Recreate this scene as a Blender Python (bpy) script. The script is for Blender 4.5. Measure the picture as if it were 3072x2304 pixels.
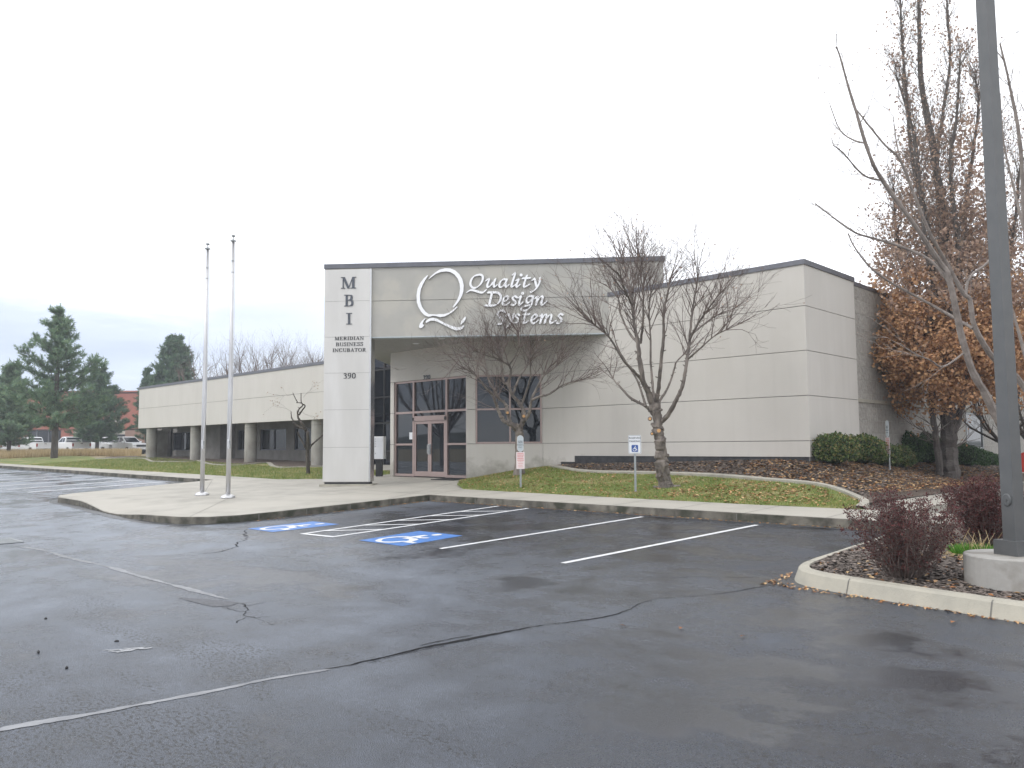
import bpy, math, random
import numpy as np
from mathutils import Vector, Matrix
from mathutils.geometry import delaunay_2d_cdt
PI=math.pi
for o in list(bpy.data.objects): bpy.data.objects.remove(o)
SC=bpy.context.scene; COL=SC.collection
rnd=random.Random(7)
# ------------------------------------------------------------ camera
EYE=Vector((0,0,1.7)); HEAD=math.radians(-44.2); PITCH=math.radians(4.443); ROLL=0.0067; F=2400.
_fw=Vector((math.sin(HEAD)*math.cos(PITCH),math.cos(HEAD)*math.cos(PITCH),math.sin(PITCH)))
_r0=Vector((math.cos(HEAD),-math.sin(HEAD),0)); _u0=_r0.cross(_fw)
_r=_r0*math.cos(ROLL)-_u0*math.sin(ROLL); _u=_u0*math.cos(ROLL)+_r0*math.sin(ROLL)
cd=bpy.data.cameras.new('camera'); cam=bpy.data.objects.new('camera',cd); COL.objects.link(cam)
cd.sensor_width=36; cd.lens=F/3072*36; cd.clip_start=.05; cd.clip_end=2000
m=Matrix.Identity(4)
for i in range(3): m[i][0]=_r[i]; m[i][1]=_u[i]; m[i][2]=-_fw[i]; m[i][3]=EYE[i]
cam.matrix_world=m; SC.camera=cam
SC.render.resolution_x=1024; SC.render.resolution_y=768
# ------------------------------------------------------------ world
SUN_EL=math.radians(42); SUN_AZ=Vector((-.45,-.89,0)).normalized()   # direction towards the sun
W=bpy.data.worlds.new('World'); SC.world=W; W.use_nodes=True
nt=W.node_tree; N=nt.nodes; L=nt.links; N.clear()
def nd(tree,t,**k):
    n=tree.nodes.new(t)
    for a,b in k.items(): setattr(n,a,b)
    return n
out=nd(nt,'ShaderNodeOutputWorld'); bg=nd(nt,'ShaderNodeBackground'); bg.inputs[1].default_value=.1
L.new(bg.outputs[0],out.inputs[0])
sky=nd(nt,'ShaderNodeTexSky',sky_type='NISHITA',sun_disc=False); sky.sun_elevation=SUN_EL
sky.sun_rotation=math.atan2(SUN_AZ.x,SUN_AZ.y); sky.air_density=1.; sky.dust_density=1.5
tc=nd(nt,'ShaderNodeTexCoord'); sep=nd(nt,'ShaderNodeSeparateXYZ'); L.new(tc.outputs['Generated'],sep.inputs[0])
mp=nd(nt,'ShaderNodeMapping'); mp.inputs['Scale'].default_value=(1.6,1.6,6.5); L.new(tc.outputs['Generated'],mp.inputs[0])
nz=nd(nt,'ShaderNodeTexNoise'); nz.inputs['Scale'].default_value=1.5; nz.inputs['Detail'].default_value=7; nz.inputs['Roughness'].default_value=.52; nz.inputs['Distortion'].default_value=.3
L.new(mp.outputs[0],nz.inputs['Vector'])
def math_(tree,op,a,b=None,clamp=False):
    n=tree.nodes.new('ShaderNodeMath'); n.operation=op; n.use_clamp=clamp
    for i,v in enumerate((a,b)):
        if v is None: continue
        if isinstance(v,(int,float)): n.inputs[i].default_value=v
        else: tree.links.new(v,n.inputs[i])
    return n.outputs[0]
# low cloud deck: blue-grey near the horizon, burning out to white higher up
zz=math_(nt,'ADD',sep.outputs['Z'],math_(nt,'MULTIPLY',math_(nt,'SUBTRACT',nz.outputs[0],.5),.30))
ramp=nd(nt,'ShaderNodeValToRGB'); L.new(zz,ramp.inputs[0]); cr=ramp.color_ramp
cr.elements[0].position=.0; cr.elements[0].color=(.80,.87,.97,1)
cr.elements[1].position=.28; cr.elements[1].color=(1.45,1.46,1.5,1)
for p,c in ((.035,(.92,.97,1.05,1)),(.07,(.70,.79,.95,1)),(.115,(.60,.68,.84,1)),(.155,(.70,.78,.94,1)),(.20,(1.02,1.06,1.14,1))):
    e=cr.elements.new(p); e.color=c
# brighter towards +X+Y (the sun glare behind thin cloud, right of frame), so the grey deck shows at the left
az=math_(nt,'ADD',math_(nt,'MULTIPLY',sep.outputs['X'],.55),math_(nt,'MULTIPLY',sep.outputs['Y'],.60))
azr=nd(nt,'ShaderNodeMapRange'); L.new(az,azr.inputs[0]); azr.inputs[1].default_value=-.30; azr.inputs[2].default_value=.35; azr.inputs[3].default_value=0; azr.inputs[4].default_value=1
mix=nd(nt,'ShaderNodeMix',data_type='RGBA'); L.new(azr.outputs[0],mix.inputs[0]); L.new(ramp.outputs[0],mix.inputs[6]); mix.inputs[7].default_value=(1.35,1.37,1.42,1)
sc=nd(nt,'ShaderNodeVectorMath',operation='SCALE'); L.new(mix.outputs[2],sc.inputs[0]); sc.inputs[3].default_value=12.3
mx2=nd(nt,'ShaderNodeMix',data_type='RGBA'); mx2.inputs[0].default_value=.93; L.new(sky.outputs[0],mx2.inputs[6]); L.new(sc.outputs[0],mx2.inputs[7])
L.new(mx2.outputs[2],bg.inputs[0])
sd=bpy.data.lights.new('sun','SUN'); sd.energy=1.1; sd.angle=math.radians(18); sd.color=(1,.985,.965)
so=bpy.data.objects.new('sun',sd); COL.objects.link(so)
sdir=Vector((SUN_AZ.x*math.cos(SUN_EL),SUN_AZ.y*math.cos(SUN_EL),math.sin(SUN_EL)))
so.rotation_euler=sdir.to_track_quat('Z','Y').to_euler()
vs=SC.view_settings; vs.view_transform='Standard'; vs.look='None'; vs.exposure=.08; vs.gamma=1; vs.use_curve_mapping=False
# ------------------------------------------------------------ helpers
def ray(px,py): return _fw+_r*((px-1536)/F)-_u*((py-1152)/F)
def P(px,py,D): return EYE+ray(px,py)*D
def onY(px,py,Y): d=ray(px,py); return EYE+d*(Y/d.y)
def onplane(px,py,p,n): d=ray(px,py); return EYE+d*((p-EYE).dot(n)/d.dot(n))
def onz(px,py,z): d=ray(px,py); return EYE+d*((z-1.7)/d.z)
def lerp(a,b,t): return a+(b-a)*t
def clamp(x,a=0.,b=1.): return max(a,min(b,x))
def sstep(x): x=clamp(x); return x*x*(3-2*x)
def lot(x,y): return .034*clamp(y-6,0,8)+.006*clamp(-x-25,0,60)
def walk(x,y): return .15+.034*max(y-6,0)+.006*clamp(-x-25,0,60)
def hit(px,py,Fn,dz=0):
    d=ray(px,py); t=1.; 
    while t<250:
        p=EYE+d*t
        if p.z<Fn(p.x,p.y)+dz: return p
        t+=.01 if t<60 else .03
    return p
_cp=[(-24,15.6,.48),(-22,15.6,.48),(-17,15.6,.48),(-12,15.45,.47),(-8,15.45,.47),(-6,15.6,.46),(-20.47,18.79,.58),(-19.5,19.6,.80),(-18.44,20.5,.97),
(-15.5,16.2,.54),(-11.5,16.15,.54),(-17.4,18.2,.84),(-11.3,17,.65),(-17.3,19.6,1.03),(-15,18.65,.93),(-12.6,18.7,.93),(-9.1,18.2,.85),(-7.5,17.9,.74),(-6.5,17.2,.55),
(-16,20.42,1.13),(-13,20.42,1.2),(-9,20.42,1.22),(-9,24,1.15),(-8.3,24.4,.93),(-7.97,22.9,.97),(-9,28,1.05),(-7.7,27.4,.62),(-9,34,1.0),(-7.5,34,.7),(-6.2,19,.44),(-6.3,22.5,.42),(-6,27,.42),(-6,34,.42),(-9,42,.9),(-6,42,.42),(-21,17,.5)]
_C=np.array(_cp); 
def _phi(r): return np.where(r>1e-9,r*r*np.log(r+1e-12),0)
_n=len(_C); _d=np.hypot(_C[:,None,0]-_C[None,:,0],_C[:,None,1]-_C[None,:,1]); _A=np.zeros((_n+3,_n+3)); _A[:_n,:_n]=_phi(_d)+np.eye(_n)*.05
_A[:_n,_n]=1;_A[:_n,_n+1:]=_C[:,:2];_A[_n,:_n]=1;_A[_n+1:,:_n]=_C[:,:2].T
_w=np.linalg.solve(_A,np.concatenate([_C[:,2],[0,0,0]]))
def landR(x,y):
    d=np.hypot(_C[:,0]-x,_C[:,1]-y); return float(_w[:_n]@_phi(d)+_w[_n]+_w[_n+1]*x+_w[_n+2]*y)
def landL(x,y): return min(walk(x,y)+.16*clamp((-x-33)/24)*clamp((y-16)/6),1.12)
def bumpy(x,y): return .015*math.sin(x*1.7+y*.6)*math.sin(y*2.1-x*.4)
# --- materials
def mat(name,c,c2=None,scale=5.,rough=.8,bump=0.,bscale=None,metal=0.,detail=6,spec=.5,rough2=None,stretch=(1,1,1),lo=.35,hi=.65,c3=None,s3=.5):
    m=bpy.data.materials.new(name); m.use_nodes=True; t=m.node_tree; b=t.nodes['Principled BSDF']
    b.inputs['Base Color'].default_value=(*c,1); b.inputs['Roughness'].default_value=rough; b.inputs['Metallic'].default_value=metal
    b.inputs['Specular IOR Level'].default_value=spec
    tc=nd(t,'ShaderNodeTexCoord'); mp=nd(t,'ShaderNodeMapping'); mp.inputs['Scale'].default_value=stretch; t.links.new(tc.outputs['Object'],mp.inputs[0])
    V=mp.outputs[0]
    if c2 is None: c2=tuple(x*.86 for x in c)
    n=nd(t,'ShaderNodeTexNoise'); n.inputs['Scale'].default_value=scale; n.inputs['Detail'].default_value=detail; n.inputs['Roughness'].default_value=.6; t.links.new(V,n.inputs['Vector'])
    r=nd(t,'ShaderNodeValToRGB'); r.color_ramp.elements[0].position=lo; r.color_ramp.elements[1].position=hi
    r.color_ramp.elements[0].color=(*c,1); r.color_ramp.elements[1].color=(*c2,1); t.links.new(n.outputs[0],r.inputs[0]); colo=r.outputs[0]
    if c3 is not None:
        n3=nd(t,'ShaderNodeTexNoise'); n3.inputs['Scale'].default_value=s3; n3.inputs['Detail'].default_value=5; t.links.new(V,n3.inputs['Vector'])
        mr=nd(t,'ShaderNodeMapRange'); t.links.new(n3.outputs[0],mr.inputs[0]); mr.inputs[1].default_value=.48; mr.inputs[2].default_value=.62
        mx=nd(t,'ShaderNodeMix',data_type='RGBA'); t.links.new(mr.outputs[0],mx.inputs[0]); t.links.new(colo,mx.inputs[6]); mx.inputs[7].default_value=(*c3,1); colo=mx.outputs[2]
    t.links.new(colo,b.inputs['Base Color'])
    if rough2 is not None:
        mr=nd(t,'ShaderNodeMapRange'); t.links.new(n.outputs[0],mr.inputs[0]); mr.inputs[1].default_value=.3; mr.inputs[2].default_value=.7; mr.inputs[3].default_value=rough; mr.inputs[4].default_value=rough2
        t.links.new(mr.outputs[0],b.inputs['Roughness'])
    if bump>0:
        n2=nd(t,'ShaderNodeTexNoise'); n2.inputs['Scale'].default_value=bscale or scale*6; n2.inputs['Detail'].default_value=4; t.links.new(tc.outputs['Object'],n2.inputs['Vector'])
        bp=nd(t,'ShaderNodeBump'); bp.inputs['Strength'].default_value=1.; bp.inputs['Distance'].default_value=bump; t.links.new(n2.outputs[0],bp.inputs['Height']); t.links.new(bp.outputs[0],b.inputs['Normal'])
    return m
def randmat(name,cols,rough=.7,trans=0.,spec=.3):
    """leaf-like material: one colour per mesh island"""
    m=bpy.data.materials.new(name); m.use_nodes=True; t=m.node_tree; b=t.nodes['Principled BSDF']
    g=nd(t,'ShaderNodeNewGeometry'); r=nd(t,'ShaderNodeValToRGB'); t.links.new(g.outputs['Random Per Island'],r.inputs[0]); r.color_ramp.interpolation='CONSTANT'
    k=len(cols); r.color_ramp.elements[0].color=(*cols[0],1); r.color_ramp.elements[1].color=(*cols[1],1); r.color_ramp.elements[1].position=1/k
    for i in range(2,k): e=r.color_ramp.elements.new(i/k); e.color=(*cols[i],1)
    t.links.new(r.outputs[0],b.inputs['Base Color']); b.inputs['Roughness'].default_value=rough; b.inputs['Specular IOR Level'].default_value=spec
    if trans>0:
        o=t.nodes['Material Output']; ms=nd(t,'ShaderNodeMixShader'); ms.inputs[0].default_value=trans; tr=nd(t,'ShaderNodeBsdfTranslucent'); t.links.new(r.outputs[0],tr.inputs[0])
        t.links.new(b.outputs[0],ms.inputs[1]); t.links.new(tr.outputs[0],ms.inputs[2]); t.links.new(ms.outputs[0],o.inputs[0])
    return m
M={}
M['stucco']=mat('painted_stucco',(.545,.523,.485),(.515,.493,.455),scale=1.1,rough=.85,bump=.004,bscale=60,stretch=(1,1,.4))
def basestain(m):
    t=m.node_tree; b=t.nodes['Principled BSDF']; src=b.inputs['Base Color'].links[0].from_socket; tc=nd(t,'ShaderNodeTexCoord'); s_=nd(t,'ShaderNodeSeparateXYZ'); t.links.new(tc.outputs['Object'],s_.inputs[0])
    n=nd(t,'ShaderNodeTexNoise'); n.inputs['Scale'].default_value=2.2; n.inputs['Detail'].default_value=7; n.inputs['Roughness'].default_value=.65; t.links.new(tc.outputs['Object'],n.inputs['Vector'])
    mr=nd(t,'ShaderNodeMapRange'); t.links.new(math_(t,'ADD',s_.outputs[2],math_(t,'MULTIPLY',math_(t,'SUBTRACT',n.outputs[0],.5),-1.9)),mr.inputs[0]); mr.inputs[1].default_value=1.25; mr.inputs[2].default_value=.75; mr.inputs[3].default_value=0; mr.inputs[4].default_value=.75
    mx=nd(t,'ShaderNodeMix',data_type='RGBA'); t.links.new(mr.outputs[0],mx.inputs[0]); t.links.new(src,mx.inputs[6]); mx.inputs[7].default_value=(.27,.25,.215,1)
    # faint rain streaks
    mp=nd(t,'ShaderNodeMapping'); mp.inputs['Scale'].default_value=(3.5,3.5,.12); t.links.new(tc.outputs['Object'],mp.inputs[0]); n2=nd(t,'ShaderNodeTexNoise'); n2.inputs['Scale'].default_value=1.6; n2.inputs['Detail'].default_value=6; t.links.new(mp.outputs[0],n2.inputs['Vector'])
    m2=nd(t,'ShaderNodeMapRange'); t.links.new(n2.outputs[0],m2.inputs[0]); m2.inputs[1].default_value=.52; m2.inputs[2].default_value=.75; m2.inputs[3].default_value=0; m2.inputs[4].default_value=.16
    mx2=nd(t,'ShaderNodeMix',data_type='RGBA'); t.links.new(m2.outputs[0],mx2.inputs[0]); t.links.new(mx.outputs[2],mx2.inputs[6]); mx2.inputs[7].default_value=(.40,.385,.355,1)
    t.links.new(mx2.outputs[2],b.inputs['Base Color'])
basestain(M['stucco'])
M['fascia']=mat('canopy_stucco',(.425,.415,.385),(.395,.386,.357),scale=1.6,rough=.85,bump=.003,bscale=60,c3=(.455,.44,.395),s3=1.3)
M['joint']=mat('joint_backing',(.22,.215,.205),rough=.9)  # plain grey backing behind the panel joints and for the wall cores
M['coping']=mat('metal_coping',(.125,.13,.15),(.15,.155,.175),scale=3,rough=.45,metal=.3)
M['soffit']=mat('soffit_panel',(.36,.35,.34),rough=.8)
M['steel']=mat('brushed_panel',(.65,.64,.62),(.57,.56,.54),scale=.9,rough=.42,metal=.35,stretch=(1.2,1.2,.25),rough2=.52,c3=(.57,.56,.535),s3=.8)
M['brushed']=mat('stainless_edge',(.62,.62,.61),(.50,.50,.50),scale=3,rough=.25,metal=.9,stretch=(1,1,.2))
M['letter_dark']=mat('dark_letters',(.06,.07,.088),(.085,.095,.115),scale=3,rough=.45)
M['letter_black']=mat('black_letters',(.022,.024,.028),(.035,.038,.043),scale=3,rough=.5)
M['letter_white']=mat('white_letters',(.92,.93,.94),(.88,.89,.92),scale=2,rough=.25)
M['letter_side']=mat('letter_returns',(.25,.25,.26),rough=.5)
M['frame']=mat('rose_frame',(.39,.295,.275),(.35,.27,.25),scale=4,rough=.4,metal=.35)
M['glass']=mat('tinted_glass',(.012,.015,.02),(.016,.02,.026),scale=.6,rough=.02,spec=.75)
M['glass2']=mat('dark_glass',(.008,.01,.014),(.012,.014,.02),scale=.6,rough=.05,spec=.35)
M['plinth']=mat('black_plinth',(.018,.02,.024),(.05,.05,.055),scale=6,rough=.6)
M['conc']=mat('concrete_walk',(.375,.355,.31),(.30,.285,.25),scale=1.2,rough=.6,rough2=.75,bump=.003,bscale=80,c3=(.375,.355,.31),s3=.45)
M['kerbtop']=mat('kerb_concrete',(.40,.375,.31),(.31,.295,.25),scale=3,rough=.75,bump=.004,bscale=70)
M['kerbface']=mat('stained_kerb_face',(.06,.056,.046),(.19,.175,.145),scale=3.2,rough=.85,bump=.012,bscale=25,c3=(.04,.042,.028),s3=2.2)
M['colconc']=mat('column_concrete',(.36,.345,.31),(.29,.28,.25),scale=2,rough=.85,bump=.004,bscale=40,c3=(.24,.225,.19),s3=.9)
M['rearshade']=mat('shaded_rear_concrete',(.23,.22,.205),(.17,.16,.15),scale=1.6,rough=.9,bump=.003,bscale=40)  # darker concrete: shade under the deep wing soffit put into its colour
M['drum']=mat('patched_concrete',(.36,.35,.33),(.31,.30,.28),scale=3,rough=.8,bump=.006,bscale=12,c3=(.24,.225,.20),s3=3.2)
M['cjoint']=mat('concrete_joint',(.16,.155,.14),rough=.9)
M['border']=mat('bed_border_concrete',(.36,.34,.29),(.28,.265,.225),scale=5,rough=.9)
M['paint']=mat('white_paint',(.70,.71,.72),(.46,.47,.49),scale=11,rough=.45,lo=.45,hi=.75,detail=9)
M['paintr']=mat('weathered_line_paint',(.75,.76,.78),(.62,.63,.65),scale=6,rough=.6)
M['oldpaint']=mat('worn_paint',(.34,.35,.37),(.17,.18,.19),scale=9,rough=.45)
M['blue']=mat('blue_paint',(.05,.18,.50),(.05,.13,.34),scale=7,rough=.45,lo=.42,hi=.75,detail=9)
M['bark']=mat('grey_bark',(.18,.155,.135),(.085,.072,.064),scale=14,rough=.9,bump=.02,bscale=30,stretch=(1,1,.35),c3=(.22,.19,.165),s3=5)
M['twig']=mat('twig_bark',(.11,.082,.072),(.16,.125,.11),scale=6,rough=.85)
M['darkbark']=mat('dark_bark',(.055,.047,.04),(.10,.085,.07),scale=10,rough=.95,bump=.03,bscale=18,stretch=(1,1,.3))
M['palebark']=mat('pale_bark',(.27,.235,.21),(.17,.145,.13),scale=9,rough=.8,bump=.006,bscale=30)
M['cut']=mat('fresh_cut_wood',(.62,.36,.16),(.50,.27,.11),scale=30,rough=.7)
M['soil']=mat('bark_mulch',(.08,.062,.05),(.14,.108,.085),scale=28,rough=.95,bump=.03,bscale=45,c3=(.085,.06,.045),s3=2)
M['pole']=mat('bronze_post',(.10,.105,.108),(.115,.118,.12),scale=5,rough=.42,metal=.2)
M['alu']=mat('aluminium_pole',(.62,.62,.63),(.52,.52,.53),scale=4,rough=.3,metal=.65,stretch=(1,1,.3))
M['galv']=mat('galvanised_post',(.35,.37,.38),(.28,.30,.31),scale=20,rough=.5,metal=.5)
M['white']=mat('white_enamel',(.78,.79,.80),(.74,.75,.76),scale=4,rough=.35)
M['signwhite']=mat('sign_white',(.72,.74,.77),(.68,.70,.73),scale=4,rough=.45)
M['signgrey']=mat('sign_grey_face',(.46,.51,.54),(.42,.47,.50),scale=4,rough=.45)
M['signblue']=mat('sign_blue',(.02,.08,.30),(.02,.07,.27),scale=4,rough=.4)
M['signred']=mat('sign_red_ink',(.65,.22,.22),(.60,.2,.2),scale=4,rough=.5)
M['signpink']=mat('sign_pale_face',(.76,.66,.66),(.73,.62,.63),scale=4,rough=.5)
M['black']=mat('black_rubber',(.015,.015,.016),(.025,.025,.027),scale=8,rough=.6)
M['carwhite']=mat('white_car_paint',(.78,.79,.80),(.74,.75,.76),scale=3,rough=.2)
M['carred']=mat('red_car_paint',(.50,.035,.02),(.46,.03,.02),scale=3,rough=.2)
M['chrome']=mat('chrome',(.6,.6,.61),rough=.15,metal=1)
M['lens']=mat('lamp_lens',(.6,.62,.63),rough=.1)
M['redlens']=mat('red_lens',(.35,.02,.015),rough=.2)
M['mat']=mat('door_mat',(.02,.02,.02),rough=.95)
M['needle']=randmat('pine_needles',[(.14,.24,.14),(.18,.28,.16),(.10,.18,.11),(.23,.31,.15),(.15,.22,.14)],trans=.3)
M['needle2']=randmat('dense_pine_needles',[(.07,.15,.09),(.10,.18,.09),(.06,.12,.075),(.14,.20,.09)],trans=.25)
M['oak']=randmat('brown_leaves',[(.46,.26,.14),(.54,.32,.17),(.36,.21,.12),(.62,.39,.21),(.42,.25,.15)],trans=.35)
M['oakd']=randmat('dull_brown_leaves',[(.36,.25,.19),(.42,.30,.22),(.30,.21,.17),(.48,.34,.25)],trans=.35)
M['hedge']=randmat('hedge_leaves',[(.04,.085,.03),(.055,.11,.035),(.075,.135,.045),(.03,.06,.025)],trans=.1)
M['hedge2']=randmat('yew_leaves',[(.06,.10,.035),(.09,.14,.045),(.15,.18,.06),(.045,.08,.03),(.20,.17,.07)],trans=.1)
M['hedgein']=mat('hedge_dark_core',(.018,.03,.012),(.03,.045,.018),scale=25,rough=1,bump=.05,bscale=20)  # for the dark core added inside each hedge
M['barb']=randmat('burgundy_leaves',[(.09,.03,.032),(.13,.04,.042),(.065,.025,.027),(.11,.055,.045),(.16,.06,.055)],trans=.2)
M['tuft']=randmat('bright_grass_blades',[(.10,.26,.03),(.14,.32,.04),(.07,.20,.025)],trans=.3)
M['straw']=randmat('straw_blades',[(.45,.34,.18),(.55,.44,.26),(.35,.26,.14)],trans=.2)
M['grassb']=randmat('lawn_blades',[(.13,.20,.035),(.19,.24,.05),(.30,.29,.09),(.09,.16,.03),(.36,.33,.14)],trans=.2)
M['leaf']=randmat('fallen_leaves_mix',[(.42,.24,.10),(.55,.38,.20),(.30,.13,.05),(.48,.30,.16),(.20,.10,.05)])
M['chip']=randmat('bark_chips',[(.115,.095,.082),(.15,.125,.108),(.19,.158,.14),(.08,.067,.06),(.23,.19,.165)],rough=.85)
# lawn
def lawnmat():
    m=mat('lawn_turf',(.10,.15,.03),(.18,.21,.05),scale=9,rough=.95,bump=.03,bscale=60,c3=(.27,.24,.10),s3=1.1,detail=8)
    return m
M['lawn']=lawnmat()
M['dry']=mat('dry_ground',(.30,.24,.14),(.19,.16,.085),scale=1.2,rough=.95,bump=.05,bscale=8)
def cmu():
    m=bpy.data.materials.new('split_block'); m.use_nodes=True; t=m.node_tree; b=t.nodes['Principled BSDF']; b.inputs['Roughness'].default_value=.9
    tc=nd(t,'ShaderNodeTexCoord'); s=nd(t,'ShaderNodeSeparateXYZ'); t.links.new(tc.outputs['Object'],s.inputs[0]); c=nd(t,'ShaderNodeCombineXYZ')
    t.links.new(math_(t,'ADD',s.outputs[0],s.outputs[1]),c.inputs[0]); t.links.new(s.outputs[2],c.inputs[1])
    k=nd(t,'ShaderNodeTexBrick'); t.links.new(c.outputs[0],k.inputs['Vector']); k.inputs['Scale'].default_value=1; k.inputs['Brick Width'].default_value=.8; k.inputs['Row Height'].default_value=.4
    k.inputs['Mortar Size'].default_value=.012; k.inputs['Color1'].default_value=(.47,.45,.41,1); k.inputs['Color2'].default_value=(.40,.38,.345,1); k.inputs['Mortar'].default_value=(.50,.48,.44,1)
    n=nd(t,'ShaderNodeTexNoise'); n.inputs['Scale'].default_value=8; n.inputs['Detail'].default_value=8; t.links.new(tc.outputs['Object'],n.inputs['Vector'])
    mx=nd(t,'ShaderNodeMix',data_type='RGBA',blend_type='MULTIPLY'); mx.inputs[0].default_value=.5; t.links.new(k.outputs[0],mx.inputs[6]); t.links.new(n.outputs[0],mx.inputs[7]); t.links.new(mx.outputs[2],b.inputs['Base Color'])
    bp=nd(t,'ShaderNodeBump'); bp.inputs['Distance'].default_value=.05; t.links.new(math_(t,'SUBTRACT',n.outputs[0],k.outputs['Fac']),bp.inputs['Height']); t.links.new(bp.outputs[0],b.inputs['Normal'])
    return m
M['cmu']=cmu()
def asphalt():
    m=bpy.data.materials.new('wet_asphalt'); m.use_nodes=True; t=m.node_tree; b=t.nodes['Principled BSDF']
    tc=nd(t,'ShaderNodeTexCoord'); V=tc.outputs['Object']
    def noise(s,d=6,r=.6,st=None,dist=0):
        v=V
        if st: mp=nd(t,'ShaderNodeMapping'); mp.inputs['Scale'].default_value=st; mp.inputs['Rotation'].default_value=(0,0,.3); t.links.new(V,mp.inputs[0]); v=mp.outputs[0]
        n=nd(t,'ShaderNodeTexNoise'); n.inputs['Scale'].default_value=s; n.inputs['Detail'].default_value=d; n.inputs['Roughness'].default_value=r; n.inputs['Distortion'].default_value=dist; t.links.new(v,n.inputs['Vector']); return n.outputs[0]
    def rng(x,a,b_,c,d_):
        r=nd(t,'ShaderNodeMapRange'); t.links.new(x,r.inputs[0]); 
        for i,q in enumerate((a,b_,c,d_)): r.inputs[i+1].default_value=q
        return r.outputs[0]
    big=noise(.22,6,.6,(1,1.6,1),.6); med=noise(1.3,8,.65); fine=noise(85,3,.7); agg=nd(t,'ShaderNodeTexVoronoi'); agg.inputs['Scale'].default_value=130; t.links.new(V,agg.inputs['Vector'])
    s=nd(t,'ShaderNodeSeparateXYZ'); t.links.new(V,s.inputs[0]); X,Y=s.outputs[0],s.outputs[1]
    # newer, darker stalls; older aisle, with sky sheen painted in as paling leftwards
    jit=math_(t,'MULTIPLY',math_(t,'SUBTRACT',big,.5),1.0)
    a_=math_(t,'MULTIPLY',math_(t,'ADD',rng(X,-1,-19,.02,1.05),jit),rng(math_(t,'ADD',Y,math_(t,'MULTIPLY',jit,2.)),.9,3.4,.45,1.))  # bright sky reflection put into the albedo along X; darker near the camera
    b_=math_(t,'MULTIPLY',rng(math_(t,'ADD',Y,math_(t,'MULTIPLY',jit,3.)),7.2,9.6,0,1),rng(X,-17.5,-15,0,1))
    age_sheen=math_(t,'MULTIPLY',a_,math_(t,'SUBTRACT',1.,b_),True)
    c=nd(t,'ShaderNodeMix',data_type='RGBA'); t.links.new(age_sheen,c.inputs[0]); c.inputs[6].default_value=(.017,.022,.034,1); c.inputs[7].default_value=(.140,.160,.193,1)
    c2=nd(t,'ShaderNodeMix',data_type='RGBA',blend_type='MULTIPLY'); c2.inputs[0].default_value=1; t.links.new(c.outputs[2],c2.inputs[6])
    mid=noise(22,5,.75); fleck=noise(24,2,.5,(1,1.8,1)); band=noise(.5,5,.6,(.6,1.5,1),.8)
    fl=math_(t,'MULTIPLY',rng(fleck,.53,.58,0,.8),rng(band,.51,.58,0,1)); 
    spk=noise(70,2,.5); g=nd(t,'ShaderNodeCombineColor'); k=math_(t,'MULTIPLY',math_(t,'MULTIPLY',rng(math_(t,'ADD',math_(t,'MULTIPLY',big,.6),math_(t,'MULTIPLY',med,.4)),.42,.58,.74,1.15),rng(spk,.56,.66,1.,1.55)),1.) ; k=math_(t,'MULTIPLY',k,math_(t,'MULTIPLY',rng(med,.3,.7,.62,1.32),rng(fine,.3,.7,.45,1.6))); k=math_(t,'MULTIPLY',k,math_(t,'MULTIPLY',rng(mid,.3,.7,.72,1.25),math_(t,'SUBTRACT',1.,fl)))
    for i in range(3): t.links.new(k,g.inputs[i])
    t.links.new(g.outputs[0],c2.inputs[7]); t.links.new(c2.outputs[2],b.inputs['Base Color'])
    wet=math_(t,'ADD',math_(t,'MULTIPLY',big,.6),math_(t,'MULTIPLY',med,.4))
    ro=rng(wet,.42,.58,.10,.38); t.links.new(math_(t,'ADD',ro,rng(fine,.3,.7,-.05,.10)),b.inputs['Roughness']); b.inputs['Specular IOR Level'].default_value=.7
    dry=rng(wet,.44,.56,.001,.0065)
    bp=nd(t,'ShaderNodeBump'); bp.inputs['Strength'].default_value=1; t.links.new(dry,bp.inputs['Distance']); t.links.new(math_(t,'ADD',agg.outputs[0],fine),bp.inputs['Height']); t.links.new(bp.outputs[0],b.inputs['Normal'])
    return m
M['asphalt']=asphalt()
M['seal']=mat('seam_sealant',(.20,.207,.222),(.12,.126,.14),scale=3,rough=.3,rough2=.42)
M['gutter']=mat('damp_gutter_asphalt',(.035,.037,.04),(.06,.062,.068),scale=9,rough=.35,rough2=.5)
M['patch']=mat('worn_rough_patch',(.05,.053,.06),(.11,.115,.13),scale=30,rough=.6,bump=.01,bscale=60,detail=9)
M['crack']=mat('crack_tar',(.010,.010,.011),(.025,.025,.027),scale=20,rough=.9,spec=.12)
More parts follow.
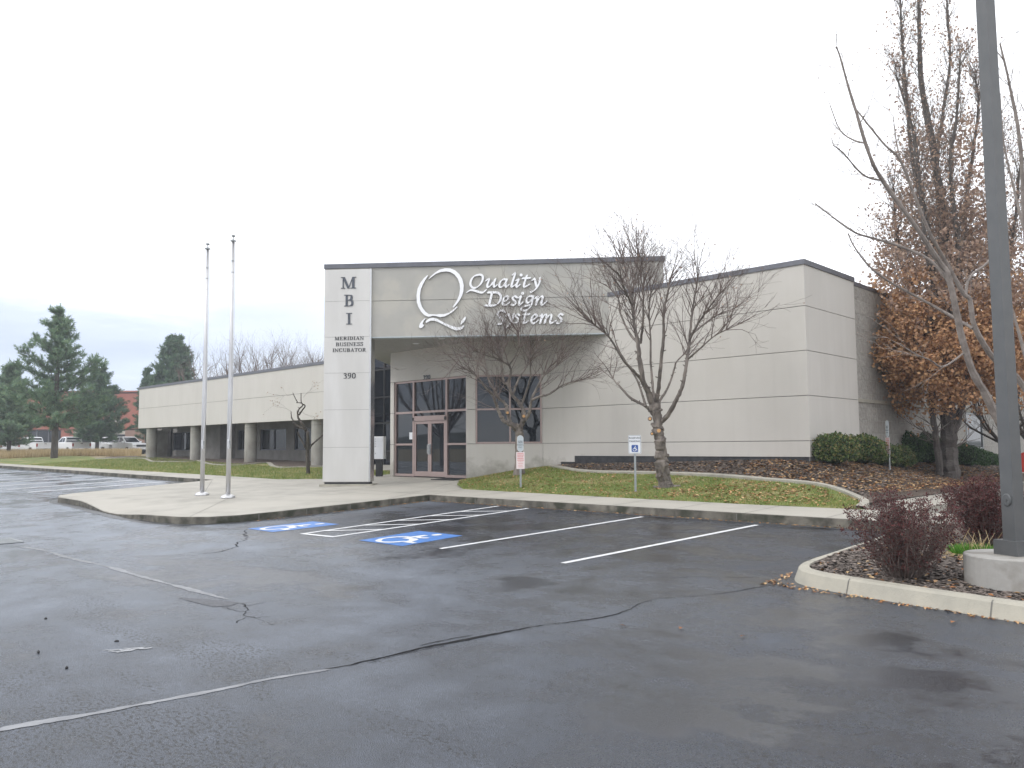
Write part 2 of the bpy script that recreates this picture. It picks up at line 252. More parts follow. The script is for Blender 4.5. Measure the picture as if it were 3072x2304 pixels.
# --- mesh building
class MB:
    def __init__(s): s.v=[]; s.f=[]
    def quad(s,a,b,c,d): n=len(s.v); s.v+=[a,b,c,d]; s.f.append((n,n+1,n+2,n+3))
    def tri(s,a,b,c): n=len(s.v); s.v+=[a,b,c]; s.f.append((n,n+1,n+2))
    def box(s,lo,hi,M4=None):
        x0,y0,z0=lo;x1,y1,z1=hi; n=len(s.v)
        vv=[Vector(p) for p in ((x0,y0,z0),(x1,y0,z0),(x1,y1,z0),(x0,y1,z0),(x0,y0,z1),(x1,y0,z1),(x1,y1,z1),(x0,y1,z1))]
        if M4 is not None: vv=[M4@p for p in vv]
        s.v+=vv; s.f+=[tuple(n+i for i in q) for q in ((0,3,2,1),(4,5,6,7),(0,1,5,4),(1,2,6,5),(2,3,7,6),(3,0,4,7))]; return s
    def prism(s,poly,z0,z1,fz0=None,fz1=None):
        n=len(s.v); k=len(poly)
        s.v+=[Vector((p[0],p[1],fz0(p[0],p[1]) if fz0 else z0)) for p in poly]+[Vector((p[0],p[1],fz1(p[0],p[1]) if fz1 else z1)) for p in poly]
        a=sum(poly[i][0]*poly[(i+1)%k][1]-poly[(i+1)%k][0]*poly[i][1] for i in range(k))
        top=list(range(n+k,n+2*k)); bot=list(range(n,n+k))
        if a<0: top.reverse()
        else: bot.reverse()
        s.f+=[tuple(top),tuple(bot)]
        for i in range(k):
            j=(i+1)%k; q=(n+i,n+j,n+k+j,n+k+i); s.f.append(q if a>0 else q[::-1])
        return s
    def tube(s,pts,rad,sides=6,cap=True):
        pts=[Vector(p) for p in pts]; k=len(pts); n=len(s.v)
        t=(pts[1]-pts[0]).normalized(); a=t.orthogonal().normalized()
        for i,p in enumerate(pts):
            if i==0: tt=pts[1]-pts[0]
            elif i==k-1: tt=pts[-1]-pts[-2]
            else: tt=pts[i+1]-pts[i-1]
            if tt.length<1e-9: tt=t
            t=tt.normalized(); a=(a-t*a.dot(t)); a=a.normalized() if a.length>1e-6 else t.orthogonal().normalized(); b=t.cross(a)
            r=rad[i] if hasattr(rad,'__len__') else rad
            for q in range(sides): an=2*PI*q/sides; s.v.append(p+(a*math.cos(an)+b*math.sin(an))*r)
        for i in range(k-1):
            for q in range(sides): s.f.append((n+i*sides+q,n+i*sides+(q+1)%sides,n+(i+1)*sides+(q+1)%sides,n+(i+1)*sides+q))
        if cap:
            s.f.append(tuple(range(n+sides-1,n-1,-1))); s.f.append(tuple(range(n+(k-1)*sides,n+k*sides)))
        return s
    def lathe(s,c,prof,sides=20):   # prof list of (r,z)
        n=len(s.v); c=Vector(c); k=len(prof)
        for r,z in prof:
            for q in range(sides): an=2*PI*q/sides; s.v.append(c+Vector((r*math.cos(an),r*math.sin(an),z)))
        for i in range(k-1):
            for q in range(sides): s.f.append((n+i*sides+q,n+i*sides+(q+1)%sides,n+(i+1)*sides+(q+1)%sides,n+(i+1)*sides+q))
        s.f.append(tuple(range(n+sides-1,n-1,-1))); s.f.append(tuple(range(n+(k-1)*sides,n+k*sides))); return s
    def build(s,name,mt,parent=None,smooth=False):
        me=bpy.data.meshes.new(name); me.from_pydata([tuple(v) for v in s.v],[],s.f); me.materials.append(M[mt] if isinstance(mt,str) else mt)
        if smooth: me.polygons.foreach_set('use_smooth',[True]*len(me.polygons))
        o=bpy.data.objects.new(name,me); COL.objects.link(o)
        if parent is not None:
            o.parent=parent
            if parent.type=='EMPTY': o.matrix_parent_inverse=Matrix.Translation(-parent.location)
        return o
def tag(o,label=None,cat=None,group=None,kind=None):
    if label: o['label']=label
    if cat: o['category']=cat
    if group: o['group']=group
    if kind: o['kind']=kind
    return o
def struct(o): o['kind']='structure'; return o
def thing(name,label,cat,loc=(0,0,0),group=None):
    e=bpy.data.objects.new(name,None); COL.objects.link(e); e.location=loc; e.empty_display_size=.2
    return tag(e,label,cat,group)
def dup(root,loc,rz=0,label=None,scale=None):
    r=root.copy(); COL.objects.link(r); r.location=loc; r.rotation_euler=(0,0,rz)
    if scale: r.scale=(scale,)*3
    if label: r['label']=label
    for ch in list(root.children):
        c=ch.copy(); COL.objects.link(c); c.parent=r
        for g in ch.children: d=g.copy(); COL.objects.link(d); d.parent=c
    return r
def inside(p,poly):
    c=False; n=len(poly)
    for i in range(n):
        a=poly[i]; b=poly[i-1]
        if (a[1]>p[1])!=(b[1]>p[1]) and p[0]<(b[0]-a[0])*(p[1]-a[1])/(b[1]-a[1])+a[0]: c=not c
    return c
def sheet(name,poly,zf,step,mt,skirt=None,noise=0,smooth=True,creases=()):
    """a ground sheet: polygon filled with a grid, heights from zf; skirt(x,y) -> z of the lower edge"""
    pp=[]
    n=len(poly)
    for i in range(n):
        a=Vector(poly[i]); b=Vector(poly[(i+1)%n]); k=max(1,int((b-a).length/step))
        for j in range(k): pp.append(a.lerp(b,j/k))
    xs=[p.x for p in pp]; ys=[p.y for p in pp]; V=list(pp); nb=len(pp)
    x=min(xs)+step*.5
    while x<max(xs):
        y=min(ys)+step*.5
        while y<max(ys):
            q=(x+rnd.uniform(-.2,.2)*step,y+rnd.uniform(-.2,.2)*step)
            if inside(q,pp): V.append(Vector(q))
            y+=step
        x+=step
    E_=[(i,(i+1)%nb) for i in range(nb)]
    for a,b in creases: E_.append((len(V),len(V)+1)); V+=[Vector(a),Vector(b)]
    r=delaunay_2d_cdt(V,E_,[],0,1e-5)
    mb=MB(); mb.v=[Vector((v.x,v.y,zf(v.x,v.y)+(rnd.uniform(-noise,noise) if noise else 0))) for v in r[0]]
    for f in r[2]:
        a,b,c=[mb.v[i] for i in f]
        if not inside(((a.x+b.x+c.x)/3,(a.y+b.y+c.y)/3),pp): continue
        nn=(b.x-a.x)*(c.y-a.y)-(b.y-a.y)*(c.x-a.x)
        mb.f.append(tuple(f) if nn>0 else tuple(f[::-1]))
    o=mb.build(name,mt,smooth=smooth)
    if skirt:
        sk=MB()
        for i in range(nb):
            a=pp[i]; b=pp[(i+1)%nb]
            sk.quad(Vector((a.x,a.y,skirt(a.x,a.y))),Vector((b.x,b.y,skirt(b.x,b.y))),Vector((b.x,b.y,zf(b.x,b.y))),Vector((a.x,a.y,zf(a.x,a.y))))
        return o,sk
    return o
def ribbon(pts,w,zf,dz,mb=None,h=None):
    """flat strip along a ground polyline"""
    mb=mb or MB(); pts=[Vector(p[:2]) for p in pts]; k=len(pts); Ls=[];Rs=[]
    for i,p in enumerate(pts):
        t=(pts[min(i+1,k-1)]-pts[max(i-1,0)]).normalized(); n=Vector((-t.y,t.x)); ww=(w[i] if hasattr(w,'__len__') else w)/2
        a=p+n*ww; b=p-n*ww; Ls.append(Vector((a.x,a.y,zf(a.x,a.y)+dz))); Rs.append(Vector((b.x,b.y,zf(b.x,b.y)+dz)))
    for i in range(k-1):
        mb.quad(Rs[i],Rs[i+1],Ls[i+1],Ls[i])
        if h:
            d=Vector((0,0,-h)); mb.quad(Ls[i],Ls[i+1],Ls[i+1]+d,Ls[i]+d); mb.quad(Rs[i]+d,Rs[i+1]+d,Rs[i+1],Rs[i])
    return mb
def resample(pts,step):
    out=[]
    pts=[Vector(p) for p in pts]
    for a,b in zip(pts,pts[1:]):
        k=max(1,int((b-a).length/step)); out+=[a.lerp(b,j/k) for j in range(k)]
    return out+[pts[-1]]
def crom(pts,n=6,closed=False):
    P_=[Vector(p) for p in pts]; k=len(P_); out=[]
    rngk=k if closed else k-1
    for i in range(rngk):
        if closed: a,b,c,d=P_[i-1],P_[i],P_[(i+1)%k],P_[(i+2)%k]
        else: a,b,c,d=P_[max(i-1,0)],P_[i],P_[i+1],P_[min(i+2,k-1)]
        for j in range(n):
            t=j/n; out.append(.5*((2*b)+(c-a)*t+(2*a-5*b+4*c-d)*t*t+(3*b-a-3*c+d)*t**3))
    if not closed: out.append(P_[-1])
    return out
# --- 2D lettering
def nib(path,w,ang=0.,th=.12,n=5,smooth=True,closed=False):
    pts=crom([Vector(p) for p in path],n,closed) if smooth and len(path)>2 else [Vector(p) for p in path]
    if closed: pts=pts+[pts[0]]
    a=Vector((math.cos(ang),math.sin(ang)))*w/2; b=Vector((-math.sin(ang),math.cos(ang)))*w*th/2
    polys=[]
    for p,q in zip(pts,pts[1:]):
        S=[c+s1*a+s2*b for c in (p,q) for s1 in (1,-1) for s2 in (1,-1)]
        polys.append(hull(S))
    return polys
def hull(S):
    S=sorted(set((round(p[0],5),round(p[1],5)) for p in S)); 
    def cr(o,a,b): return (a[0]-o[0])*(b[1]-o[1])-(a[1]-o[1])*(b[0]-o[0])
    lo=[]
    for p in S:
        while len(lo)>1 and cr(lo[-2],lo[-1],p)<=0: lo.pop()
        lo.append(p)
    up=[]
    for p in reversed(S):
        while len(up)>1 and cr(up[-2],up[-1],p)<=0: up.pop()
        up.append(p)
    return [Vector(p) for p in lo[:-1]+up[:-1]]
def disc(c,r,n=14): return [Vector((c[0]+r*math.cos(2*PI*i/n),c[1]+r*math.sin(2*PI*i/n))) for i in range(n)]
def extrude2d(polys,mp,depth,mb=None,sides=True,sb=None):
    """union of 2D polygons -> solid; mp(u,v,d) maps to 3D, d=height above the surface"""
    mb=mb or MB(); V=[];Fc=[]
    for p in polys:
        n=len(V); V+=[Vector((q[0],q[1])) for q in p]; Fc.append(list(range(n,n+len(p))))
    r=delaunay_2d_cdt(V,[],Fc,0,1e-6)
    tr=[f for f,of in zip(r[2],r[5]) if of]
    n=len(mb.v); mb.v+=[mp(v.x,v.y,depth) for v in r[0]]
    ec={}
    for f in tr:
        mb.f.append(tuple(n+i for i in f))
        for i in range(3): e=(f[i],f[(i+1)%3]); ec[e]=1
    if sides:
        s_=sb or mb
        for (a,b) in ec:
            if (b,a) not in ec:
                va,vb=r[0][a],r[0][b]
                s_.quad(mp(va.x,va.y,0),mp(vb.x,vb.y,0),mp(vb.x,vb.y,depth-.0005 if sb else depth),mp(va.x,va.y,depth-.0005 if sb else depth))
    return mb
# roman glyphs in a box height 1: (width, list of strokes). stroke: (kind, pts) kind t=thick nib smooth, l=straight thick, h=hairline
def G(ch):
    T=.175; H=.06
    S=[]
    def v(x,y0=.0,y1=1.): S.append(('b',x-T/2,y0,x+T/2,y1))
    def hl(x0,x1,y): S.append(('b',x0,y-H/2,x1,y+H/2))
    def thin(x,y0,y1): S.append(('b',x-H/2-.01,y0,x+H/2+.01,y1))
    def serif(x,y,w=.17): hl(x-w,x+w,y)
    def c(pts,closed=False,w=T): S.append(('c',pts,closed,w))
    def d(p,q,w): S.append(('d',p,q,w))
    b,t=H/2,1-H/2
    if ch=='I': w=.46; v(.23); serif(.23,b,.22); serif(.23,t,.22)
    elif ch=='M':
        w=1.12; thin(.17,0,1); v(.90); serif(.17,b,.15); serif(.9,b,.2); d((.20,1),(.56,.0),T); d((.86,1),(.56,.0),.06); hl(0,.27,t); hl(.85,1.1,t)
    elif ch=='B':
        w=.84; v(.24); hl(.04,.45,b); hl(.04,.45,t); hl(.2,.5,.53); c([(.42,.96),(.60,.93),(.64,.75),(.58,.58),(.42,.53)]); c([(.42,.53),(.65,.49),(.71,.28),(.64,.08),(.42,.04)])
    elif ch=='R':
        w=.92; v(.24); serif(.24,b,.2); hl(.04,.45,t); c([(.42,.96),(.61,.92),(.66,.73),(.59,.54),(.40,.49)]); d((.42,.48),(.78,.0),T*1.05); hl(.68,.93,b); hl(.24,.45,.49)
    elif ch=='D':
        w=.92; v(.24); hl(.04,.42,b); hl(.04,.42,t); c([(.38,.96),(.66,.87),(.76,.5),(.66,.13),(.38,.04)])
    elif ch=='E':
        w=.84; v(.24); hl(.04,.72,b); hl(.04,.70,t); hl(.24,.55,.52); thin(.70,.78,1); thin(.73,0,.24); thin(.55,.42,.62)
    elif ch=='N':
        w=.96; thin(.19,0,1); thin(.79,0,1); d((.16,1),(.78,.0),T); serif(.19,b,.15); serif(.79,t,.15); hl(0,.22,t)
    elif ch=='A':
        w=.94; d((.47,1),(.76,.0),T); d((.47,1),(.18,0),.07); hl(.28,.66,.34); serif(.16,b,.14); serif(.78,b,.17)
    elif ch=='U':
        w=.94; v(.24,.25); thin(.78,.25,1); serif(.24,t,.2); serif(.78,t,.15); c([(.24,.3),(.30,.08),(.50,.03),(.70,.08),(.77,.28)],w=.13)
    elif ch=='S':
        w=.70; c([(.55,.80),(.50,.92),(.33,.97),(.16,.88),(.15,.70),(.33,.55),(.52,.42),(.56,.22),(.44,.06),(.28,.03),(.12,.10),(.09,.25)],w=.15); thin(.60,.70,.97); thin(.07,.03,.3)
    elif ch=='C':
        w=.88; c([(.76,.80),(.66,.93),(.47,.97),(.24,.86),(.15,.5),(.24,.14),(.47,.03),(.68,.08),(.80,.22)]); thin(.79,.70,.98)
    elif ch=='T':
        w=.82; v(.41); serif(.41,b,.2); hl(.04,.78,t); thin(.05,.74,1); thin(.77,.74,1)
    elif ch=='O' or ch=='0':
        w=.96 if ch=='O' else .62; k=w; c([(k/2,.97),(k*.18,.80),(k*.14,.5),(k*.18,.2),(k/2,.03),(k*.82,.2),(k*.86,.5),(k*.82,.80)],True,w=.16)
    elif ch=='9':
        w=.62; c([(.31,.97),(.12,.85),(.10,.66),(.20,.48),(.34,.45),(.48,.55),(.52,.72),(.45,.92)],True,w=.14); c([(.52,.70),(.50,.40),(.38,.15),(.12,.03)],w=.15)
    elif ch=='3':
        w=.60; c([(.10,.80),(.20,.94),(.36,.95),(.46,.80),(.40,.62),(.24,.53)],w=.14); c([(.24,.53),(.44,.44),(.50,.26),(.40,.08),(.22,.03),(.08,.10)],w=.15)
    else: w=.3
    return w,S
def word(s,x0,y0,x1,y1,gap=.08):
    """polygons for a serif word filling the rectangle (v up)"""
    gl=[G(c) for c in s]; tot=sum(w for w,_ in gl)+gap*(len(s)-1); h=y1-y0; sx=(x1-x0)/tot; res=[]; x=x0
    for w,S in gl:
        pol=[]
        for st in S:
            if st[0]=='b': pol.append([(st[1],st[2]),(st[3],st[2]),(st[3],st[4]),(st[1],st[4])])
            elif st[0]=='c':
                for q in nib(st[1],st[3],0,.34,4,True,st[2]): pol.append([(p.x,p.y) for p in q])
            elif st[0]=='d':
                (ax,ay),(bx,by),ww=st[1:]; pol.append([(ax-ww/2,ay),(ax+ww/2,ay),(bx+ww/2,by),(bx-ww/2,by)][::-1])
        pol=[[Vector((x+p[0]*sx,y0+p[1]*h)) for p in q] for q in pol]
        fx=[]
        for q in pol:
            a=sum(q[i].x*q[(i+1)%len(q)].y-q[(i+1)%len(q)].x*q[i].y for i in range(len(q)))
            fx.append(q if a>0 else q[::-1])
        res.append(fx); x+=(w+gap)*sx
    return res
def sans(text,size,mapf,depth,name,mt,parent,align='CENTER',bold=0):
    cu=bpy.data.curves.new('t','FONT'); cu.body=text; cu.size=size; cu.align_x=align; cu.extrude=depth; cu.offset=bold
    ob=bpy.data.objects.new('t',cu); me=bpy.data.meshes.new_from_object(ob); bpy.data.objects.remove(ob); bpy.data.curves.remove(cu)
    mb=MB(); mb.v=[mapf(v.co.x,v.co.y,v.co.z+depth) for v in me.vertices]; mb.f=[tuple(p.vertices) for p in me.polygons]
    bpy.data.meshes.remove(me); return mb.build(name,mt,parent)
# ============================================================ GROUND
def terr(x,y):
    a=sstep((-x-62)/10); b=lot(x,min(y,14))-.35
    return b*(1-a)+a*(landL(x,max(y,16))-.02 if y>10 else lot(x,y)+.05)
gm=MB(); xs=[-420,-300,-220,-170,-140]+list(range(-120,20,3))+[25,40,70,120,200,320]; ys=[-300,-200,-120,-60,-30]+list(range(-15,60,3))+[66,75,90,110,140,180,240,320,420]
for x in xs:
    for y in ys: gm.v.append(Vector((x,y,terr(x,y)-(.0 if -300<x<200 else 0))))
for i in range(len(xs)-1):
    for j in range(len(ys)-1): a=i*len(ys)+j; gm.f.append((a,a+len(ys),a+len(ys)+1,a+1))
struct(gm.build('ground','dry',smooth=True))
struct(sheet('parking_lot',[(-72,-14),(16,-14),(16,60),(-5.6,60),(-5.6,15.2),(-8,14.6),(-29,14.9),(-72,14.9)],lot,1.6,'asphalt',creases=[((-72,6),(16,6)),((-72,14),(16,14)),((-25,-14),(-25,14.8))]))
# main walkway along the stalls, continuing past the island
KY=13.88
low=lambda x,y: lot(x,y)-.05
walkpoly=[(-16.75,KY),(9,KY),(9,15.45),(-5.6,15.45),(-8,15.35),(-12,15.4),(-17.2,15.62),(-16.8,16.6),(-19.6,17.9),(-20.45,18.65),(-20.45,19.2),(-31.3,19.2),(-31.3,24.6),(-25.6,24.6),(-25.6,21)]
# plaza + walk as one slab outline
plaza=[(-16.62,KY),(9,KY),(9,15.45),(-5.6,15.45),(-8,15.35),(-12,15.4),(-17.15,15.62),(-18.3,16.6),(-20.44,18.76),(-24.9,18.76),(-24.9,24.4),(-34.2,24.4),(-34.2,21.95),(-25.9,21.05),(-25.7,16.9),(-27.8,15.75),(-32,15.85),(-40,15.9),(-56,15.6),(-75,15.5),(-75,14.5),(-60,14.45),(-45,14.42),(-30.35,14.4),(-29.6,12),(-29.0,10.2),(-28.6,8.9),(-28.1,8.3),(-27.2,8.0),(-25.2,7.95),(-22.2,7.6),(-20,7.42),(-18.4,7.42),(-17.5,7.6),(-16.9,7.95),(-16.6,8.5),(-16.52,9.4),(-16.55,11.5)]
def ramp_dip(x,y): return .125*sstep(1-abs(x+21.6)/3.3)*sstep((9.6-y)/2.2)
def wz(x,y): return walk(x,y)-ramp_dip(x,y)
pl,_=sheet('walkway',plaza,wz,.55,'conc',skirt=low,smooth=False); struct(pl)
kerbline=[(-75,14.5),(-60,14.45),(-45,14.42),(-30.35,14.4),(-29.6,12),(-29.0,10.2),(-28.6,8.9),(-28.1,8.3),(-27.2,8.0),(-25.2,7.95),(-22.2,7.6),(-20,7.42),(-18.4,7.42),(-17.5,7.6),(-16.9,7.95),(-16.6,8.5),(-16.52,9.4),(-16.55,11.5),(-16.62,KY),(9,KY)]
kp=resample(kerbline,.45); kb=MB()
def off(pts,d):
    res=[]
    for i,p in enumerate(pts):
        t=(pts[min(i+1,len(pts)-1)]-pts[max(i-1,0)]).normalized(); res.append(p+Vector((t.y,-t.x))*d)
    return res
ko=off(kp,.012); ki=off(kp,-.03)
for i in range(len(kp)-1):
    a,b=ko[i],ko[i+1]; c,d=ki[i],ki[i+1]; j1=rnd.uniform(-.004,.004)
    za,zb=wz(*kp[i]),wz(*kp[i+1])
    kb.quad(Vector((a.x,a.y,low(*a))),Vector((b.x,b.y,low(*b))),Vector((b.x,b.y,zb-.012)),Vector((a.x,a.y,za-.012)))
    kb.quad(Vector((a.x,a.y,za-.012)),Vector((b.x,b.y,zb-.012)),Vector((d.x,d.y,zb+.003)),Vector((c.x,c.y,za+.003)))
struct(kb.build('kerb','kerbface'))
dk=[Vector(p) for p in off(kp,.13)]; 
struct(ribbon(dk,[rnd.uniform(.16,.30) for _ in dk],lot,.0035).build('damp_gutter','gutter'))
# joints cut in the concrete and in the kerb
jm=MB()
def joint(a,b,w=.014): ribbon(resample([a,b],.5),w,wz,.003,jm)
for k in range(16): 
    x=-15.2+1.55*k
    joint((x,KY+.02),(x,15.4))
for k in range(24):
    x=-32-1.8*k; joint((x,14.46),(x,15.6),.02)
fp=(-21.24,10.52)
joint(fp,(-17.4,7.75)); joint(fp,(-28.4,8.9)); joint((-23.03,10.6),(-30,14.2)); joint(fp,(-16.6,11.6)); joint((-30.2,14.45),(-16.7,14.0),.018); joint((-16.6,KY+.05),(-17.2,15.6),.02)
joint((-16.7,12.6),(-20.3,18.7)); joint((-20.3,13.0),(-21.2,18.7)); joint((-24.9,16.9),(-18.4,16.6)); joint((-24,12),(-26,16.8)); joint((-28.7,9.6),(-24.2,13.2)); joint((-24.2,13.2),(-16.62,13.4))
for x in np.arange(-14.8,9,2.4):
    a=Vector((x,KY-.016)); jm.quad(Vector((x-.012,a.y,low(x,KY))),Vector((x+.012,a.y,low(x,KY))),Vector((x+.012,a.y,wz(x,KY)-.013)),Vector((x-.012,a.y,wz(x,KY)-.013)))
for y in np.arange(8.9,13.6,1.2):
    x=-16.515+.012+.006; jm.quad(Vector((x,y-.012,low(x,y))),Vector((x,y+.012,low(x,y))),Vector((x,y+.012,wz(x,y)-.012)),Vector((x,y-.012,wz(x,y)-.012)))
struct(jm.build('walkway_joint','cjoint'))
# right-hand sidewalk beside the berm
sw,sk=sheet('side_walkway',[(-6.55,15.42),(-5.35,15.42),(-5.35,45),(-6.55,45),(-6.6,22),(-6.75,19)],lambda x,y: .27+.15,1.,'conc',skirt=lambda x,y:.2,smooth=False); struct(sw)
struct(sk.build('side_kerb','kerbtop'))
# lawns and beds
struct(sheet('lawn',[(-17.2,15.63),(-12,15.42),(-8,15.37),(-5.8,15.47),(-6.4,16.9),(-7.5,17.85),(-9.1,18.12),(-12.6,18.62),(-15,18.6),(-16.4,19.1),(-17.4,19.7),(-18.35,20.55),(-19.5,19.65),(-20.43,18.8),(-19.3,17.4),(-18.2,16.3)],landR,.3,'lawn',noise=.012))
def mulchz(x,y):
    f=clamp((-6.45-x)/.55) if y>18 else 1; return lerp(.432,max(landR(x,y)+.01,.435),f)
struct(sheet('mulch_bed',[(-6.0,15.47),(-6.5,19),(-6.5,22),(-6.4,45),(-9.3,45),(-9.3,20.6),(-18.3,20.7),(-17.4,19.7),(-16.4,19.1),(-15,18.6),(-12.6,18.62),(-9.1,18.12),(-7.5,17.85),(-6.4,16.9),(-6.12,15.8)],mulchz,.35,'soil',noise=.015))
bl=crom([(-18.2,20.45),(-17.4,19.7),(-16.4,19.1),(-15,18.6),(-12.6,18.62),(-9.1,18.12),(-7.5,17.85),(-6.4,16.9),(-6.0,15.7)],6)
struct(ribbon(bl,.16,landR,.055,h=.12).build('bed_border','border'))
# left lawn, bed and scalloped border
Lb=[hit(px,py,landL) for px,py in ((290,1376),(400,1376),(437,1377),(448,1383),(470,1386),(560,1386),(590,1383),(606,1386),(620,1391),(655,1396),(720,1396),(795,1389),(809,1391),(818,1399),(850,1404),(970,1400))]
Lb=[(p.x,p.y) for p in Lb]+[(-34.25,21.9)]
lawnL=[(-130,15.4),(-75,15.5),(-56,15.62),(-40,15.92),(-32,15.87),(-27.8,15.77),(-25.72,16.9),(-25.9,21.0)]+Lb[::-1]+[(-72,23.2),(-80,23.5),(-130,26)]
struct(sheet('lawn',lawnL,lambda x,y: landL(x,y),.9,'lawn',noise=.012))
bedL=Lb+[(-34.25,24.9),(-60,25.5),(-66,24.5)]
struct(sheet('mulch_bed',[(a,b) for a,b in bedL],lambda x,y: landL(x,y)+.008,.7,'soil',noise=.015))
struct(ribbon(crom([Vector(p) for p in Lb],3),.2,landL,.05,h=.1).build('bed_border','border'))
# island with its own kerb
isl=[(-4.42,14.3),(-4.42,9.6),(-4.36,9.15),(-4.1,8.88),(-3.7,8.80),(-2.5,8.53),(-1.0,8.36),(3.5,8.2),(3.5,14.3)]
isk=[Vector(p) for p in [(-4.42,KY-.02),(-4.42,12.5),(-4.42,11.2),(-4.42,10.3),(-4.42,9.8),(-4.38,9.38),(-4.22,9.05),(-3.95,8.87),(-3.6,8.77),(-3.2,8.69),(-2.5,8.56),(-1.0,8.38),(3.5,8.2)]]
isk=resample(crom(isk,5),.12)
kbi=MB(); pr=[(-.02,-.04),(.0,0.0),(.05,.135),(.075,.155),(.17,.16),(.19,.10)]
rows=[]
for d_,h_ in pr: rows.append([Vector((p.x,p.y,lot(p.x,p.y)+h_)) for p in off(isk,-d_)])
for a,b in zip(rows,rows[1:]):
    for i in range(len(a)-1): kbi.quad(a[i],a[i+1],b[i+1],b[i])
struct(kbi.build('island_kerb','kerbtop'))
kj=MB()
Lk=0
for i in range(1,len(isk)):
    Lk+=(isk[i]-isk[i-1]).length
    if Lk>1.32 and (isk[i]-Vector((-4.2,9.05))).length>.4:
        Lk=0; t=(isk[i]-isk[i-1]).normalized()*.007
        for a,b in zip(pr,pr[1:]):
            pa=off(isk,-(a[0]-.002))[i]; pb=off(isk,-(b[0]-.002))[i]; z=lot(isk[i].x,isk[i].y)+.002
            kj.quad(Vector((pa.x-t.x,pa.y-t.y,z+a[1])),Vector((pa.x+t.x,pa.y+t.y,z+a[1])),Vector((pb.x+t.x,pb.y+t.y,z+b[1])),Vector((pb.x-t.x,pb.y-t.y,z+b[1])))
struct(kj.build('island_kerb_joint','cjoint'))
ibed=[tuple(p) for p in off(isk,-.18)]+[(3.5,13.85),(-4.2,13.85)]
def isz(x,y): return lot(x,y)+.115+.05*sstep((y-8.9)/1.5)
struct(sheet('island_bed',ibed,isz,.22,'soil',noise=.014))
# ---- painted markings
def mark(name,pts,w,mt,dz=.004,zf=lot): return struct(ribbon(resample(pts,.5),w,zf,dz).build(name,mt))
mark('parking_stripe',[(-9.80,8.42),(-9.52,13.55)],.10,'paint'); mark('parking_stripe',[(-7.31,8.50),(-7.0,13.5)],.10,'paint')
mark('parking_stripe',[(-12.60,8.22),(-12.78,13.65)],.10,'paint'); mark('parking_stripe',[(-13.50,8.15),(-13.80,13.7)],.10,'paint')
mark('parking_stripe',[(-13.45,8.20),(-12.65,8.26)],.10,'paint')
for k,(xa,ya,xb,yb) in enumerate(((-13.5,8.68,-12.66,9.42),(-13.56,9.62,-12.7,10.33),(-13.6,10.52,-12.72,11.2),(-13.66,11.43,-12.75,12.1),(-13.7,12.38,-12.76,13.03))):
    mark('parking_stripe',[(xa,ya),(xb,yb)],.09,'paint',.0045)
for k in range(13):
    x=-30.85-2.72*k; mark('parking_stripe',[(x+.5+(.0 if k else .15),8.7 if k else 8.95),(x,13.75)],.20,'paintr',.006)
for y in (18.7,21.35,24.0,26.7): mark('parking_stripe',[(-5.1,y),(.4,y)],.10,'paint')
def isa(c,sz,mapf,blue=True):
    """wheelchair symbol polygons in a unit square"""
    pol=[disc((.60,.86),.075,16)]
    pol+=nib([(.50,.71),(.47,.60),(.46,.47)],.10,0,.9,5); pol+=nib([(.46,.45),(.62,.44),(.70,.40)],.09,0,.9,5)
    pol+=nib([(.70,.41),(.78,.24),(.90,.24)],.085,0,.9,4,False); pol+=nib([(.50,.60),(.62,.56),(.72,.60)],.06,0,.9,4)
    pol+=nib([(.36,.54),(.22,.42),(.19,.26),(.30,.11),(.46,.07),(.60,.13),(.68,.24)],.06,0,.95,6)
    return pol
def groundsym(c,w,h,skew,name):
    def mp(u,v,d): x=c[0]+(u-.5)*w+skew*(v-.5); y=c[1]+(v-.5)*h; return Vector((x,y,lot(x,y)+d))
    mb=MB(); n=6
    for i in range(n):
        for j in range(n): mb.quad(mp(i/n,j/n,.004),mp((i+1)/n,j/n,.004),mp((i+1)/n,(j+1)/n,.004),mp(i/n,(j+1)/n,.004))
    struct(mb.build(name,'blue'))
    struct(extrude2d(isa(0,0,0),mp,.008,sides=False).build(name,'paint'))
groundsym((-11.2,8.95),1.22,1.40,-.06,'accessible_parking_marking'); groundsym((-14.72,8.72),1.0,1.45,.1,'accessible_parking_marking')
# ---- seams, cracks, sealed lines
def pix(pts,dz=0): return [tuple(hit(x,y,lot)[:2]) for x,y in pts]
def seam(pts,w,mt,name='pavement_seam',dz=.003,jag=0.):
    q=resample([Vector(p) for p in crom([Vector(p) for p in pix(pts)],6)],.05); n_=len(q); ph=rnd.uniform(0,9); off_=0
    ws=[]; out_=[]
    for i,p in enumerate(q):
        f=i/(n_-1); ww=(w if not callable(w) else w(f)); ws.append(ww*(.62+.38*math.sin(i*.23+ph)*math.sin(i*.071+ph*2)+rnd.uniform(-.18,.25))*min(1,.15+min(f,1-f)*18))
        t=(q[min(i+1,n_-1)]-q[max(i-1,0)]).normalized(); off_=off_*.75+rnd.gauss(0,jag); out_.append(p+Vector((-t.y,t.x))*off_)
    struct(ribbon(out_,ws,lot,dz).build(name,mt))
seam([(-60,2208),(0,2192),(130,2168),(271,2144),(400,2119),(542,2093),(680,2065),(814,2036),(990,2008)],.095,'seal',jag=.002)
seam([(53,1640),(122,1650),(203,1673),(325,1701),(407,1726),(529,1758),(692,1801)],.11,'seal',jag=.003)
seam([(960,2012),(1050,1995),(1146,1975),(1288,1941),(1400,1920),(1500,1900),(1621,1878),(1713,1867),(1820,1849),(1898,1828)],lambda t:.018+.045*math.sin(PI*clamp(t,.02,.98))**2,'crack',jag=.006,dz=.004)
